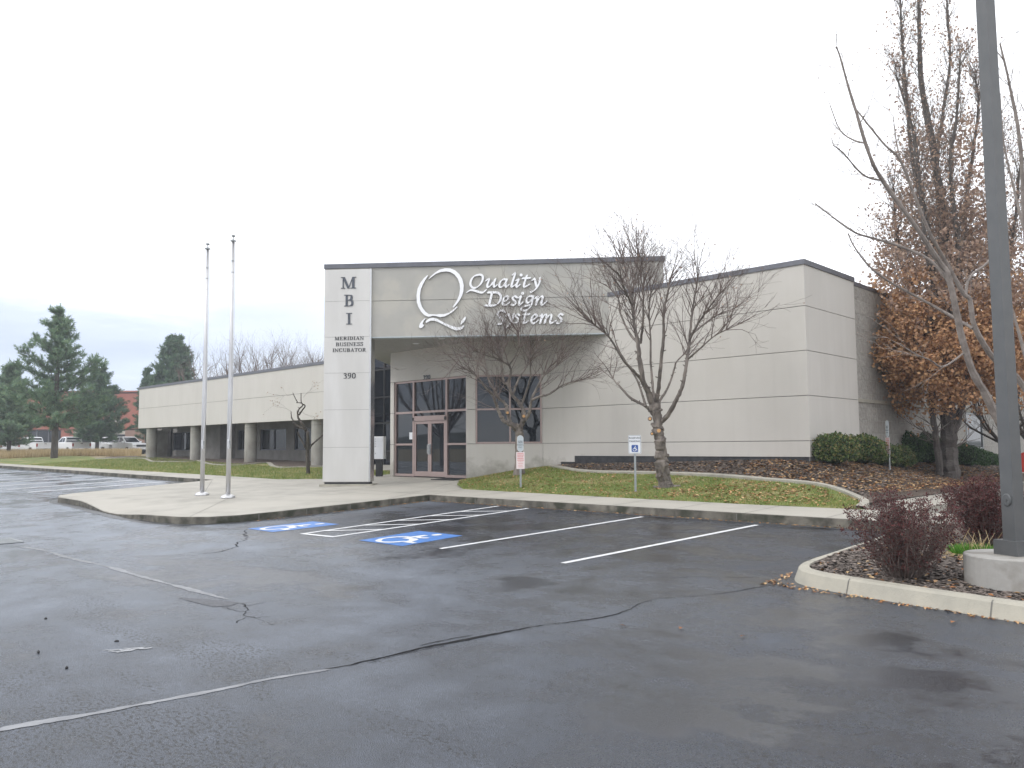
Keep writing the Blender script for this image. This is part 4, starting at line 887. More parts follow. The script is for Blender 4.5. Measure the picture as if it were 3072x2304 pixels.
# signs
def signframe(c,face):
    """u across the sign, n towards the viewer"""
    n=Vector((math.sin(face),-math.cos(face),0)); u=Vector((math.cos(face),math.sin(face),0)); return Vector((c.x,c.y,0)),u,n
def rrect(w,h,r,cx=0,cy=0,k=6):
    pts=[]
    for (sx,sy,a0) in ((1,-1,-PI/2),(1,1,0),(-1,1,PI/2),(-1,-1,PI)):
        for i in range(k+1): a=a0+PI/2*i/k; pts.append(Vector((cx+sx*(w/2-r)+r*math.cos(a),cy+sy*(h/2-r)+r*math.sin(a))))
    return pts
def plate(fr_,poly,d0,d1,mb=None):
    a,u,n=fr_; return extrude2d([poly],lambda x,y,d: a+u*x+n*(d0+d*(d1-d0))+Vector((0,0,y)),1,mb)
def mapper(fr_,cx,cz,d): 
    a,u,n=fr_; return lambda x,y,z: a+u*(cx+x)+n*(d+z)+Vector((0,0,cz+y))
face=math.radians(40)
# accessible parking sign
c=P(1907,1481,19.62); z0=landR(c.x,c.y); D=19.62; fr_=signframe(c,math.radians(36)); zt=P(1906,1305,D).z; zb=P(1906,1361,D).z; w=.315
sg=thing('accessible_parking_sign','white reserved parking sign with a blue wheelchair square on a thin galvanised post','parking sign',(c.x,c.y,z0))
a,u,n=fr_; M6=Matrix(((u.x,-n.x,0,a.x),(u.y,-n.y,0,a.y),(0,0,1,0),(0,0,0,1)))
MB().box((-.026,.004,z0-.1),(.026,.03,zt-.03),M6).build('post','galv',sg)
hm=(zt+zb)/2; hh=zt-zb
pb=plate(fr_,rrect(w,hh,.03,0,hm),0,.004).build('sign_plate','signwhite',sg)
bo=MB()
o_=rrect(w-.02,hh-.02,.024,0,hm); i_=rrect(w-.034,hh-.034,.018,0,hm)
for i in range(len(o_)):
    j=(i+1)%len(o_); bo.quad(*[a+u*q.x+n*.0052+Vector((0,0,q.y)) for q in (o_[i],o_[j],i_[j],i_[i])])
bo.build('border_line','letter_dark',pb)
plate(fr_,rrect(.16,.17,.02,0,hm-.10),.004,.006).build('symbol_square','signblue',pb)
extrude2d(isa(0,0,0),lambda x,y,d: a+u*((x-.5)*.15)+n*(.006+d)+Vector((0,0,hm-.10+(y-.5)*.15)),.001).build('wheelchair_symbol','signwhite',pb)
sans('RESERVED',.062,mapper(fr_,0,hm+.135,.005),.0005,'sign_lettering','letter_dark',pb,bold=.0008); sans('PARKING',.062,mapper(fr_,0,hm+.055,.005),.0005,'sign_lettering','letter_dark',pb,bold=.0008)
def mbisign(c,faceang,label,hpx,D,py0):
    z0=landR(c.x,c.y); fr_=signframe(c,faceang); a,u,n=fr_
    s_=thing('company_parking_sign',label,'parking sign',(c.x,c.y,z0),'small parking signs of the building')
    z=lambda py: P(hpx,py,D).z
    M6=Matrix(((u.x,-n.x,0,a.x),(u.y,-n.y,0,a.y),(0,0,1,0),(0,0,0,1)))
    MB().box((-.028,.004,z0-.1),(.028,.032,z(py0[0])-.05),M6).build('post','galv',s_)
    zt,zm,zb=[z(v) for v in py0]; w1=.175; w2=.235
    up=plate(fr_,rrect(w1,zt-zm,.085,0,(zt+zm)/2,8),0,.005).build('upper_plate','signgrey',s_)
    o_=rrect(w1,zt-zm,.085,0,(zt+zm)/2,8); i_=rrect(w1-.016,zt-zm-.016,.078,0,(zt+zm)/2,8); bo=MB()
    for i in range(len(o_)): j=(i+1)%len(o_); bo.quad(*[a+u*q.x+n*.0062+Vector((0,0,q.y)) for q in (o_[i],o_[j],i_[j],i_[i])])
    bo.build('border_line','signwhite',up)
    H_=zt-zm; mb=MB()
    for gl in word('MBI',-.065,zm+H_*.52,.065,zm+H_*.68,.1): extrude2d(gl,mapper(fr_,0,0,.0055),.0008,mb)
    mb.build('sign_lettering','letter_dark',up)
    sans('PARKING',.042,mapper(fr_,0,zm+H_*.38,.006),.0005,'sign_lettering','letter_dark',up,bold=.0006); sans('ONLY',.042,mapper(fr_,0,zm+H_*.24,.006),.0005,'sign_lettering','letter_dark',up,bold=.0006)
    lo_=plate(fr_,rrect(w2,zm-zb-.01,.01,0,(zm+zb)/2-.005,3),.001,.006).build('lower_plate','signpink',s_); mb=MB(); H2=zm-zb
    r2=random.Random(3)
    for k in range(9):
        zz_=zm-.05-k*(H2-.06)/9; x=-.085 if k<5 else -.06
        hh_=.013 if k<5 else .007
        while x<(.085 if k<5 else .06):
            ww=r2.uniform(.008,.02); mb.quad(*[a+u*X+n*.0075+Vector((0,0,Z)) for X,Z in ((x,zz_-hh_),(x+ww,zz_-hh_),(x+ww,zz_+hh_),(x,zz_+hh_))]); x+=ww+.005
    mb.build('red_text_lines','signred',lo_)
c=P(1562,1465,22.3); mbisign(c,math.radians(40),'small grey oval-topped sign over a pale pink notice in front of the spreading bare tree',1556,22.3,(1306,1355,1407))
c=P(2667,1409,22.); mbisign(c,math.radians(-46),'small grey oval-topped sign over a pale pink notice on the leafy mulch by the hedge',2661,22.,(1261,1311,1364))
# ============================================================ TREES
class Tree:
    def __init__(s,seed,leaf=None): s.w=MB(); s.t=MB(); s.r=random.Random(seed); s.tips=[]
    def limb(s,pts,r0,r1,sides=8,wob=.0,n=5,into=None):
        q=crom([Vector(p) for p in pts],n) if len(pts)>2 else resample(pts,.4)
        k=len(q); rr=[lerp(r0,r1,i/(k-1)) for i in range(k)]
        for i in range(1,k-1):
            q[i]=q[i]+Vector((s.r.gauss(0,1),s.r.gauss(0,1),s.r.gauss(0,.5)))*rr[i]*wob; rr[i]*=s.r.uniform(.92,1.1)
        (into or s.w).tube(q,rr,sides); return q,rr
    def grow(s,p,d,L,r,depth,up=.25,spread=.6,nk=3,seg=4,curl=.14):
        pts=[p]; dd=d.normalized(); rr=[r]
        for i in range(seg):
            dd=(dd+Vector((s.r.gauss(0,curl),s.r.gauss(0,curl),s.r.gauss(0,curl)+up*.25))).normalized(); pts.append(pts[-1]+dd*L/seg); rr.append(max(r*(1-.75*(i+1)/seg),min(r,.0026)))
        s.t.tube(pts,rr,4 if r>.006 else 3,False)
        s.tips.append((pts[-1],dd))
        if depth<=0: return
        for k in range(nk):
            i=s.r.randint(1,seg); f=pts[i]; base=(pts[i]-pts[i-1]).normalized()
            side=Vector((s.r.gauss(0,1),s.r.gauss(0,1),s.r.gauss(0,.7))); side=(side-base*side.dot(base))
            if side.length<.01: continue
            nd_=(base+side.normalized()*spread*s.r.uniform(.6,1.4)).normalized()
            s.grow(f,nd_,L*s.r.uniform(.5,.8),max(rr[i]*.68,.0034),depth-1,up,spread,nk,seg,curl)
    def stubs(s,q,rr,n):
        for k in range(n):
            i=s.r.randint(1,len(q)-2); base=(q[i+1]-q[i-1]).normalized(); side=Vector((s.r.gauss(0,1),s.r.gauss(0,1),s.r.gauss(0,.5))); side=(side-base*side.dot(base)).normalized()
            s.w.tube([q[i],q[i]+side*(rr[i]+s.r.uniform(.02,.07))+base*s.r.uniform(0,.05)],[rr[i]*.45,rr[i]*.3],5)
def crop5(x,y): return 1650+x/1.951,650+y/1.951
def cut(mb,p,n,r):
    n=n.normalized(); a=n.orthogonal().normalized(); b=n.cross(a); k=len(mb.v)
    mb.v+=[p+(a*math.cos(t)+b*math.sin(t))*r for t in np.linspace(0,2*PI,12,endpoint=False)]; mb.f.append(tuple(range(k,k+12)))
toEye=lambda p:(EYE-p).normalized()
# --- the pruned tree on the lawn
D0=19.95
T=Tree(11); q5=lambda x,y,d=0: P(*crop5(x,y),D0+d)
tr=q5(680,1590); tr.z=landR(tr.x,tr.y)
tn=thing('pruned_bare_tree','tall bare pruned tree with upright limbs on the lawn beside the reserved parking sign','tree',tr)
mm=D0/F/1.951
trunk=[tr-Vector((0,0,.15)),q5(672,1560),q5(655,1470),q5(648,1380),q5(636,1290),q5(628,1210),q5(620,1130),q5(622,1085)]
qq,rr=T.limb(trunk,42*mm,24*mm,12,.10,6)
T.w.tube([tr+Vector((0,0,-.15)),q5(678,1575),q5(668,1540)],[58*mm,46*mm,36*mm],12)
T.w.tube([tr+Vector((0,0,-.2)),tr+Vector((-.25,-.18,.02))],[.16,.03],6); T.w.tube([tr+Vector((0,0,-.1)),tr+Vector((.36,.1,.03))],[.16,.03],6)
T.stubs(qq,rr,16)
L_=[ # pixel polylines, depth offsets, radii, start of twigging
([(605,1160,0),(560,1110,.1),(470,1060,.3),(405,990,.6),(378,960,.8),(335,890,1.0)],12,5,.75,2),
([(600,1130,0),(575,1030,-.1),(545,960,-.3),(525,840,-.4),(515,740,-.4),(495,640,-.3),(480,520,-.2),(470,420,0)],22,9,.62,12),
([(545,965,-.3),(490,905,-.6),(430,840,-.9),(370,740,-1.1),(325,680,-1.3),(240,620,-1.4)],11,5,.6,7),
([(560,1110,0),(520,980,.3),(470,890,.6),(400,780,.9),(330,690,1.2)],9,4,.7,4),
([(515,740,-.4),(465,680,.1),(410,560,.5),(400,480,.7),(330,400,.9)],9,4,.4,5),
([(610,1085,0),(600,980,.3),(590,850,.5),(588,700,.6),(580,560,.5),(590,440,.4)],10,5,.55,7),
([(625,1080,0),(635,1000,-.2),(650,850,-.4),(665,700,-.5),(665,560,-.5),(690,440,-.4),(700,360,-.3)],15,6,.5,8),
([(635,1090,0),(690,1000,.4),(725,900,.7),(740,850,.8),(790,800,1.)],9,5,.8,3),
([(635,1210,0),(690,1160,-.2),(740,1070,-.4),(775,990,-.5),(795,880,-.5),(815,740,-.3),(825,620,-.1),(845,480,0),(865,360,.1)],17,7,.52,9),
([(815,720,-.3),(870,620,-.6),(940,520,-.9),(1000,440,-1.)],9,4,.3,6),
([(825,690,-.3),(900,630,.4),(990,570,.7),(1080,540,.9)],8,4,.25,6),
([(800,840,-.4),(880,770,-.9),(960,700,-1.3),(1040,660,-1.4)],7,3,.3,5),
([(530,740,-.4),(545,600,-.8),(545,460,-1.),(530,330,-1.)],9,4,.35,6),
([(480,520,-.2),(440,430,-.8),(400,330,-1.2)],7,4,.2,5),([(475,480,-.1),(500,360,.3),(520,240,.4)],7,4,.2,6),([(470,430,0),(440,300,.6),(420,230,.9)],6,3,.2,5)]
for pts,r0,r1,st,nt_ in L_:
    w=[q5(x,y,d) for x,y,d in pts]; qq,rr=T.limb(w,r0*mm*.88,r1*mm*.62,7,.10,5); T.stubs(qq,rr,int(len(qq)*.45))
    k=len(qq)
    for j in range(int(nt_*2.3)):
        i=min(k-1,int((st+(1-st)*T.r.random()**.8)*k)); base=(qq[i]-qq[max(i-2,0)]).normalized()
        side=Vector((T.r.gauss(0,1),T.r.gauss(0,1),T.r.gauss(0,.4))); d=(base*1.15+side.normalized()*.75+Vector((0,0,.15))).normalized()
        T.grow(qq[i],d,T.r.uniform(.65,1.3),.0125,2,.22,.55,3,4,.13)
T.w.build('trunk','bark',tn); T.t.build('twigs','twig',tn)
lf=MB()
for p,d in T.tips:
    if T.r.random()<.045:
        a=Vector((T.r.gauss(0,1),T.r.gauss(0,1),T.r.gauss(0,1))).normalized()*.03; b=a.orthogonal().normalized()*.018; lf.quad(p,p+a+b,p+a*2,p+a-b)
lf.build('withered_leaves','oakd',tn)
cu=MB()
for x,y,r in ((637,1252,12),(585,1183,9),(516,832,8),(597,1270,7)): 
    p=q5(x,y); dd=toEye(p); T2=MB(); p2=p+dd*(.17 if y>1100 else .08); cut(cu,p2,dd+Vector((0,0,.1)),r*mm*.9)
    col_=MB().tube([p,p2-dd*.004],[r*mm*1.5,r*mm*1.15],10); col_.build('branch_collar','bark',tn)
cu.build('cut_face','cut',tn)
# --- spreading pollarded tree by the entrance
D1=24.9; crop4=lambda x,y:(1150+x/3.53,1050+y/3.53); q4=lambda x,y,d=0: P(*crop4(x,y),D1+d); m4=D1/F/3.53
T=Tree(23); tr=q4(1440,1310); tr.z=landR(tr.x,tr.y)-.02
tn=thing('spreading_bare_tree','low bare tree with a wide spreading crown in front of the bay window','tree',tr)
qq,rr=T.limb([tr-Vector((0,0,.2)),q4(1438,1250),q4(1438,1100),q4(1440,950),q4(1440,860),q4(1435,800)],46*m4,40*m4,12,.08)
T.w.tube([tr-Vector((0,0,.2)),q4(1440,1290),q4(1440,1230)],[80*m4,62*m4,46*m4],12)
L_=[([(1425,850,0),(1370,800,-.1),(1290,760,-.2),(1240,690,-.3),(1190,570,-.4),(1160,470,-.5)],34,11,.6,4),
([(1340,780,-.1),(1310,650,.0),(1290,570,.1),(1210,500,.1),(1190,440,.1)],24,13,.6,3),
([(1445,830,0),(1480,740,.1),(1480,640,.2),(1440,560,.3),(1370,480,.3),(1320,370,.3),(1280,360,.3)],28,15,.6,2),
([(1480,760,0),(1530,700,-.3),(1560,600,-.4),(1570,520,-.5),(1640,380,-.6),(1700,270,-.7),(1760,180,-.8)],20,9,.5,7),
([(1570,530,-.5),(1660,490,-.7),(1760,465,-.9),(1900,370,-1.1),(2040,330,-1.3),(2140,300,-1.4)],14,6,.35,8),
([(1320,370,.3),(1350,240,.2),(1330,160,.1),(1240,100,.0),(1180,-60,-.1)],16,7,.3,10),([(1280,360,.3),(1260,240,.5),(1255,100,.7),(1280,-40,.8),(1300,-160,.9)],12,6,.4,9),
([(1160,470,-.5),(1090,410,-.7),(1010,300,-.9),(920,230,-1.1),(820,180,-1.2)],11,5,.3,9),([(1190,440,.1),(1120,330,.4),(1080,200,.7),(980,110,1.),(860,60,1.2)],12,5,.3,10),
([(1370,480,.3),(1420,330,.7),(1500,200,1.),(1540,80,1.2),(1580,-60,1.3)],13,6,.35,9),([(1460,600,.2),(1520,420,.0),(1560,280,-.2),(1560,120,-.4),(1640,-20,-.5)],13,6,.4,9),
([(1700,270,-.7),(1800,200,-.5),(1900,100,-.4)],8,4,.1,7),([(1330,160,.1),(1400,60,-.4),(1440,-80,-.7),(1420,-200,-.8)],9,4,.2,9),([(1240,100,0),(1100,60,-.5),(960,20,-.8),(800,100,-1)],9,4,.2,9),([(1255,120,.6),(1180,20,.9),(1100,-100,1.1)],8,4,.1,8)]
for pts,r0,r1,st,nt_ in L_:
    w=[q4(x,y,d) for x,y,d in pts]; qq,rr=T.limb(w,r0*m4,r1*m4*.8,7,.16,5); k=len(qq); T.stubs(qq,rr,4)
    for j in range(int(nt_*1.75)):
        i=min(k-1,int((st+(1-st)*T.r.random()**.7)*k)); base=(qq[i]-qq[max(i-2,0)]).normalized()
        side=Vector((T.r.gauss(0,1),T.r.gauss(0,1),T.r.gauss(0,.5))); d=(base+side.normalized()*.8+Vector((0,0,.2))).normalized()
        T.grow(qq[i],d,T.r.uniform(.6,1.25),.0125,2,.2,.6,3,4,.17)
T.w.build('trunk','bark',tn); T.t.build('twigs','twig',tn)
cu=MB()
for x,y,r in ((1315,664,14),(1488,700,16)):
    p=q4(x,y,0); dd=toEye(p); p2=p+dd*.24; cut(cu,p2,dd,r*m4); MB().tube([p,p2-dd*.004],[r*m4*1.8,r*m4*1.2],10).build('branch_collar','bark',tn)
cu.build('cut_face','cut',tn)
# --- topped stump-like tree by the wing
c2=lambda x,y:(380+x/3.568,1150+y/3.568); D2=33.5
p0=P(*c2(1942,970),D2)
for _ in range(6):
    p0=P(*c2(1942,970),D2); D2+= (p0.z-landL(p0.x,p0.y))*18
q2=lambda x,y,d=0: P(*c2(x,y),D2+d); m2_=D2/F/3.568
T=Tree(5); tr=q2(1942,970); tn=thing('topped_bare_tree','small topped bare tree with a crooked black crown in front of the last column','tree',tr)
for pts,r0,r1 in (([(1942,985),(1940,900),(1935,740),(1940,560),(1920,500),(1880,440),(1835,370)],24,11),([(1940,730),(1900,660),(1850,570),(1835,520)],12,8),([(1945,710),(1990,650),(2060,590),(2110,545)],11,6),([(1920,500),(1860,470),(1790,430),(1790,400)],14,8),([(1790,400),(1765,370),(1760,300)],7,4),([(1835,370),(1830,310),(1850,270),(1885,235),(1865,210),(1815,208)],10,4),([(1845,340),(1885,280),(1910,240),(1870,205),(1866,105)],9,4),([(1830,205),(1800,150),(1778,100)],5,3)):
    q_,r_=T.limb([q2(x,y,.05*T.r.gauss(0,1)) for x,y in pts],r0*m2_,r1*m2_,8,.1); T.stubs(q_,r_,3)
for x,y,dx,dz in ((1760,300,-1,.6),(1780,120,-.8,-.4),(1890,150,.4,.5),(1870,300,.4,-.4)): T.grow(q2(x,y),_r*dx+Vector((0,0,dz)),.8,.006,1,0,.7,4)
T.w.build('trunk','darkbark',tn); T.t.build('twigs','twig',tn)
lf=MB()
for p,d in T.tips:
    for k in range(2): o=p+Vector([T.r.gauss(0,.06) for _ in range(3)]); a=Vector([T.r.gauss(0,1) for _ in range(3)]).normalized()*.03; b=a.orthogonal()*.6; lf.quad(o,o+a+b,o+a*2,o+a-b)
lf.build('withered_leaves','oakd',tn)
# --- big brown-leaved oak with several stems
def leafquad(mb,p,s,r):
    a=Vector((r.gauss(0,1),r.gauss(0,1),r.gauss(0,1))).normalized(); b=a.orthogonal().normalized(); c=a.cross(b); an=r.random()*6.3; b=(b*math.cos(an)+c*math.sin(an))*s*.36; a=a*s
    k=(a.cross(b)).normalized()*s*.12
    mb.quad(p,p+a*.45+b+k,p+a,p+a*.45-b+k)
D3=25.; c6=lambda x,y:(2300+x/2.074,700+y/2.074); c7=lambda x,y:(2400+x/2.074,y/2.074)
T=Tree(31); tr=P(2845,1432,D3); tr.z=landR(tr.x,tr.y)-.05
tn=thing('brown_leaved_oak','tall upright oak holding dry brown leaves low down and bare at the top','tree',tr)
q3=lambda px,py,d=0: P(px,py,D3+d); m3=D3/F
stems=[([(2850,1440,0),(2848,1380,0),(2845,1300,0),(2848,1200,.1),(2850,1050,.1),(2845,850,.0),(2830,650,0),(2800,450,0),(2765,250,0),(2758,80,0),(2755,-60,0)],27,3),
([(2820,1425,-.1),(2812,1340,-.2),(2800,1250,-.4),(2790,1100,-.6),(2800,900,-.8),(2790,700,-.8),(2740,500,-.8),(2720,300,-.8),(2705,100,-.7),(2700,-40,-.6)],13,2.5),
([(2860,1300,0),(2890,1200,.4),(2920,1000,.8),(2905,800,1.),(2895,640,1.1),(2920,450,1.1),(2935,320,1.1),(2925,230,1.1)],13,2.5),
([(2850,1150,0),(2830,900,.8),(2820,700,1.1),(2810,500,1.2),(2830,330,1.3),(2850,180,1.3),(2840,10,1.3)],12,2.5),
([(2855,1100,0),(2880,950,-.7),(2870,700,-1.2),(2850,500,-1.3),(2870,350,-1.3),(2880,180,-1.3)],11,2.5),
([(2870,1180,0),(2950,1050,-.5),(3010,900,-.7),(3040,700,-.8),(3060,500,-.8)],11,2.5),([(2840,1150,0),(2770,1000,.3),(2720,850,.5),(2690,700,.6),(2680,560,.6)],10,2.5),
([(2840,1000,0),(2780,750,-1),(2760,560,-1.1),(2740,400,-1.1),(2690,230,-1.)],9,2.5),([(2880,1100,0),(2960,950,.8),(3000,780,1.2),(2990,600,1.4),(3010,420,1.5)],9,2.5)]
leafpts=[]
for pts,r0,r1 in stems:
    w=[q3(*p) for p in pts]; qq,rr=T.limb(w,r0*m3*(1 if r0>20 else .8),r1*m3,8,.12,5); k=len(qq)
    for i in range(6,k):
        for j in range(4 if qq[i].z>7 else 2):
            base=(qq[i]-qq[i-2]).normalized(); side=Vector((T.r.gauss(0,1),T.r.gauss(0,1),0)).normalized(); f=clamp((qq[i].z-3)/8)
            d=(base*lerp(.7,1.9,f)+side*lerp(1.1,.5,f)).normalized(); T.grow(qq[i],d,lerp(1.3,.75,f)*T.r.uniform(.7,1.2),lerp(.02,.013,f),1 if f<.3 else 2,.5,.4,3,4,.2)
tipsb=list(T.tips)
M['oakbark']=mat('oak_bark',(.13,.115,.105),(.075,.066,.06),scale=9,rough=.95,bump=.03,bscale=18,stretch=(1,1,.3)); T.w.build('trunk','oakbark',tn); T.t.build('twigs','bark',tn)
lf=MB(); ld=MB(); axis=q3(2850,1000)
def crownR(z): # radius by height
    return float(np.interp(z,[2.4,3.0,3.9,5.2,6.5,8.2,9.8,11.5,14,18],[1.0,1.85,2.3,2.25,2.05,1.7,1.3,1.05,.85,.5]))
cl=random.Random(4); cen=[]
for k in range(1150):
    z=cl.triangular(2.7,8.9,4.2) if k<980 else cl.uniform(7.5,12) ; R=crownR(z)*(.25+.85*cl.random()**.5); a=cl.random()*2*PI; cen.append((Vector((axis.x+R*math.cos(a),axis.y+R*math.sin(a),z)),cl.uniform(.22,.42)))
for c_,rad in cen:
    n_=int(44*(1-clamp((c_.z-6.)/6)*.72))
    tgt=lf if c_.z+cl.uniform(-1.2,1.2)<6.2 else ld
    for j in range(n_):
        p=c_+Vector((cl.gauss(0,1),cl.gauss(0,1),cl.gauss(0,.7)))*rad*.62
        leafquad(tgt,p,cl.uniform(.09,.15),cl)
for p,d in tipsb:
    for j in range(2 if p.z<9.5 else (1 if cl.random()<.6 else 0)):
        leafquad(ld if p.z>6 else lf,p+Vector([cl.gauss(0,.06) for _ in range(3)]),cl.uniform(.06,.11),cl)
lf.build('leaves','oak',tn); ld.build('upper_leaves','oakd',tn)
# --- pale-barked young tree beside the lamp post
D4=12.4; T=Tree(77); q=lambda px,py,d=0: P(px,py,D4+d); m4_=D4/F
tr=q(3042,1560); tr.z=isz(tr.x,tr.y)-.05
tn=thing('pale_barked_tree','slender pale-barked bare tree leaning left from behind the lamp post','tree',tr)
L_=[([(3040,1600,0),(3042,1480,0),(3028,1370,0),(3002,1280,0),(2960,1190,-.05),(2917,1110,-.1),(2880,990,-.15),(2862,900,-.2),(2842,820,-.2),(2822,790,-.2),(2740,670,-.3),(2650,545,-.3),(2610,470,-.4),(2570,340,-.4),(2545,260,-.4),(2520,170,-.4),(2508,140,-.4)],15,1.6,.35,10),
([(3046,1540,0),(3110,1380,.1),(3112,1240,.2),(3050,1132,.3),(2985,1080,.2),(2925,985,.1),(2910,900,.1),(2890,880,.1),(2840,790,.1),(2790,700,.0),(2745,590,0),(2700,480,0),(2650,430,0),(2570,330,.1)],11,2,.4,9),
([(2918,985,.1),(2830,935,.4),(2750,890,.5),(2660,840,.5),(2600,790,.5),(2560,735,.5),(2545,700,.5)],5,1.5,.25,6),([(2850,850,-.2),(2790,780,0),(2690,735,.2),(2620,715,.3),(2560,695,.3),(2490,645,.4),(2445,610,.4)],5,1.5,.3,6),
([(2895,890,.1),(2910,830,.3),(2960,790,.5),(2985,740,.6),(3010,600,.7)],5,1.5,.3,4),([(2640,540,-.3),(2590,525,-.5),(2530,460,-.6),(2498,435,-.6)],3.,1.2,.2,3),([(2600,430,-.4),(2560,420,-.2),(2520,390,0),(2490,315,0)],3,1.2,.2,3),
([(3112,1300,.1),(3100,1080,-.3),(3075,700,-.5),(3060,430,-.6),(3030,260,-.6),(3000,130,-.6)],9,2,.5,7),([(3075,700,-.5),(3040,560,-.2),(3010,420,-.1),(3000,280,0)],4,1.5,.2,5),([(3110,1200,0),(3060,1010,.2),(3030,900,.3),(3015,780,.4)],6,2,.3,5),
([(2745,590,0),(2715,520,.3),(2690,430,.4),(2680,350,.4)],3,1.2,.2,2),([(2890,1060,-.1),(2830,1100,-.5),(2790,1080,-.8),(2740,1060,-1),(2700,1030,-1.1)],3,1.2,.2,4)]
for pts,r0,r1,st,nt_ in L_:
    w=[q(*p) for p in pts]; qq,rr=T.limb(w,r0*m4_,r1*m4_,8,.05,4); k=len(qq)
    for j in range(nt_*2):
        i=min(k-1,int((st+(1-st)*T.r.random())*k)); base=(qq[i]-qq[max(i-2,0)]).normalized(); side=Vector((T.r.gauss(0,1),T.r.gauss(0,1),T.r.gauss(0,.4)))
        T.grow(qq[i],(base+side.normalized()*.9).normalized(),T.r.uniform(.3,.65),.0055,1,.2,.6,3,4,.15)
T.w.build('trunk','palebark',tn); T.t.build('twigs','palebark',tn)
lf=MB()
for p,d in T.tips:
    if T.r.random()<.35: leafquad(lf,p,T.r.uniform(.02,.032),T.r)
lf.build('buds_and_leaves','oakd',tn)
# --- generic bare tree maker (vase shaped, many fine branches)
def bare(name,label,loc,H,spread,seed,mtr='twig',group=None,lean=0,nl=9,depth=2,leaf=0,stem=.18,cat='tree',r0=None):
    T=Tree(seed); t=thing(name,label,cat,loc,group); o=Vector(loc); r0=r0 or H*.018
    f=o+Vector((lean,0,H*stem)); T.w.tube([o-Vector((0,0,.3)),f],[r0*1.2,r0],8)
    for k in range(nl):
        a=2*PI*k/nl+T.r.uniform(-.3,.3); s_=spread*T.r.uniform(.35,1); e=f+Vector((math.cos(a)*s_,math.sin(a)*s_,(H*(1-stem))*T.r.uniform(.6,.85))); mid=f.lerp(e,.5)+Vector((math.cos(a)*s_*.18,math.sin(a)*s_*.18,-.05*H))
        qq,rr=T.limb([f,mid,e],r0*.55,r0*.16,6,.2,6)
        for j in range(13):
            i=T.r.randint(3,len(qq)-1); base=(qq[i]-qq[i-1]).normalized(); side=Vector((T.r.gauss(0,1),T.r.gauss(0,1),T.r.gauss(0,.4))).normalized()
            T.grow(qq[i],(base+side*.7).normalized(),H*T.r.uniform(.10,.2),r0*.16,depth,.3,.6,3,4,.1)
    T.w.build('trunk',mtr,t); T.t.build('twigs',mtr,t)
    if leaf:
        lf=MB()
        for p,d in T.tips:
            if T.r.random()<leaf: leafquad(lf,p,.12,T.r)
        lf.build('withered_leaves','oakd',t)
    return t
def atz(px,D,z): p=P(px,1300,D); return Vector((p.x,p.y,z))
# dark small tree by the hedge, and the one right of the lamp post
bare('small_bare_tree','small dark bare tree with fan-shaped branches beside the far hedge',(*atz(3001,27,.7).to_tuple()[:2],.62),3.6,1.7,8,'darkbark',nl=10,depth=1,stem=.30,r0=.085)
bare('small_bare_tree','dark bare tree at the right edge of the frame, behind the lamp post',(*atz(3085,31,.5).to_tuple()[:2],.45),6.2,2.6,9,'darkbark',nl=9,depth=1,stem=.2,r0=.12,leaf=.15)
# row of bare trees behind the wing
BG=[(640,78,1035,3.6,'tallest'),(735,84,1018,3.6,''),(800,88,1022,3.2,''),(858,92,1030,3.2,''),(915,95,1036,3.,''),(962,97,1042,2.6,'')]
lab=['bare purple-brown tree overlapping the dense pine behind the wing roof','bare tree just right of the taller flagpole behind the wing roof','bare tree rising above the middle of the wing roof','bare upright tree rising above the roof, third from the metal pillar','bare upright tree rising above the roof, second from the metal pillar','bare upright tree rising above the roof right beside the metal pillar']
for k,(px,D,py,sp,_) in enumerate(BG):
    top=P(px,py,D).z; bare('bare_background_tree',lab[k],(*atz(px if k else 625,D,1.)[:2],1.0),top-1.,sp+1.2,40+k,'twig','bare trees behind the wing',nl=13 if k else 12,depth=2,r0=.16)
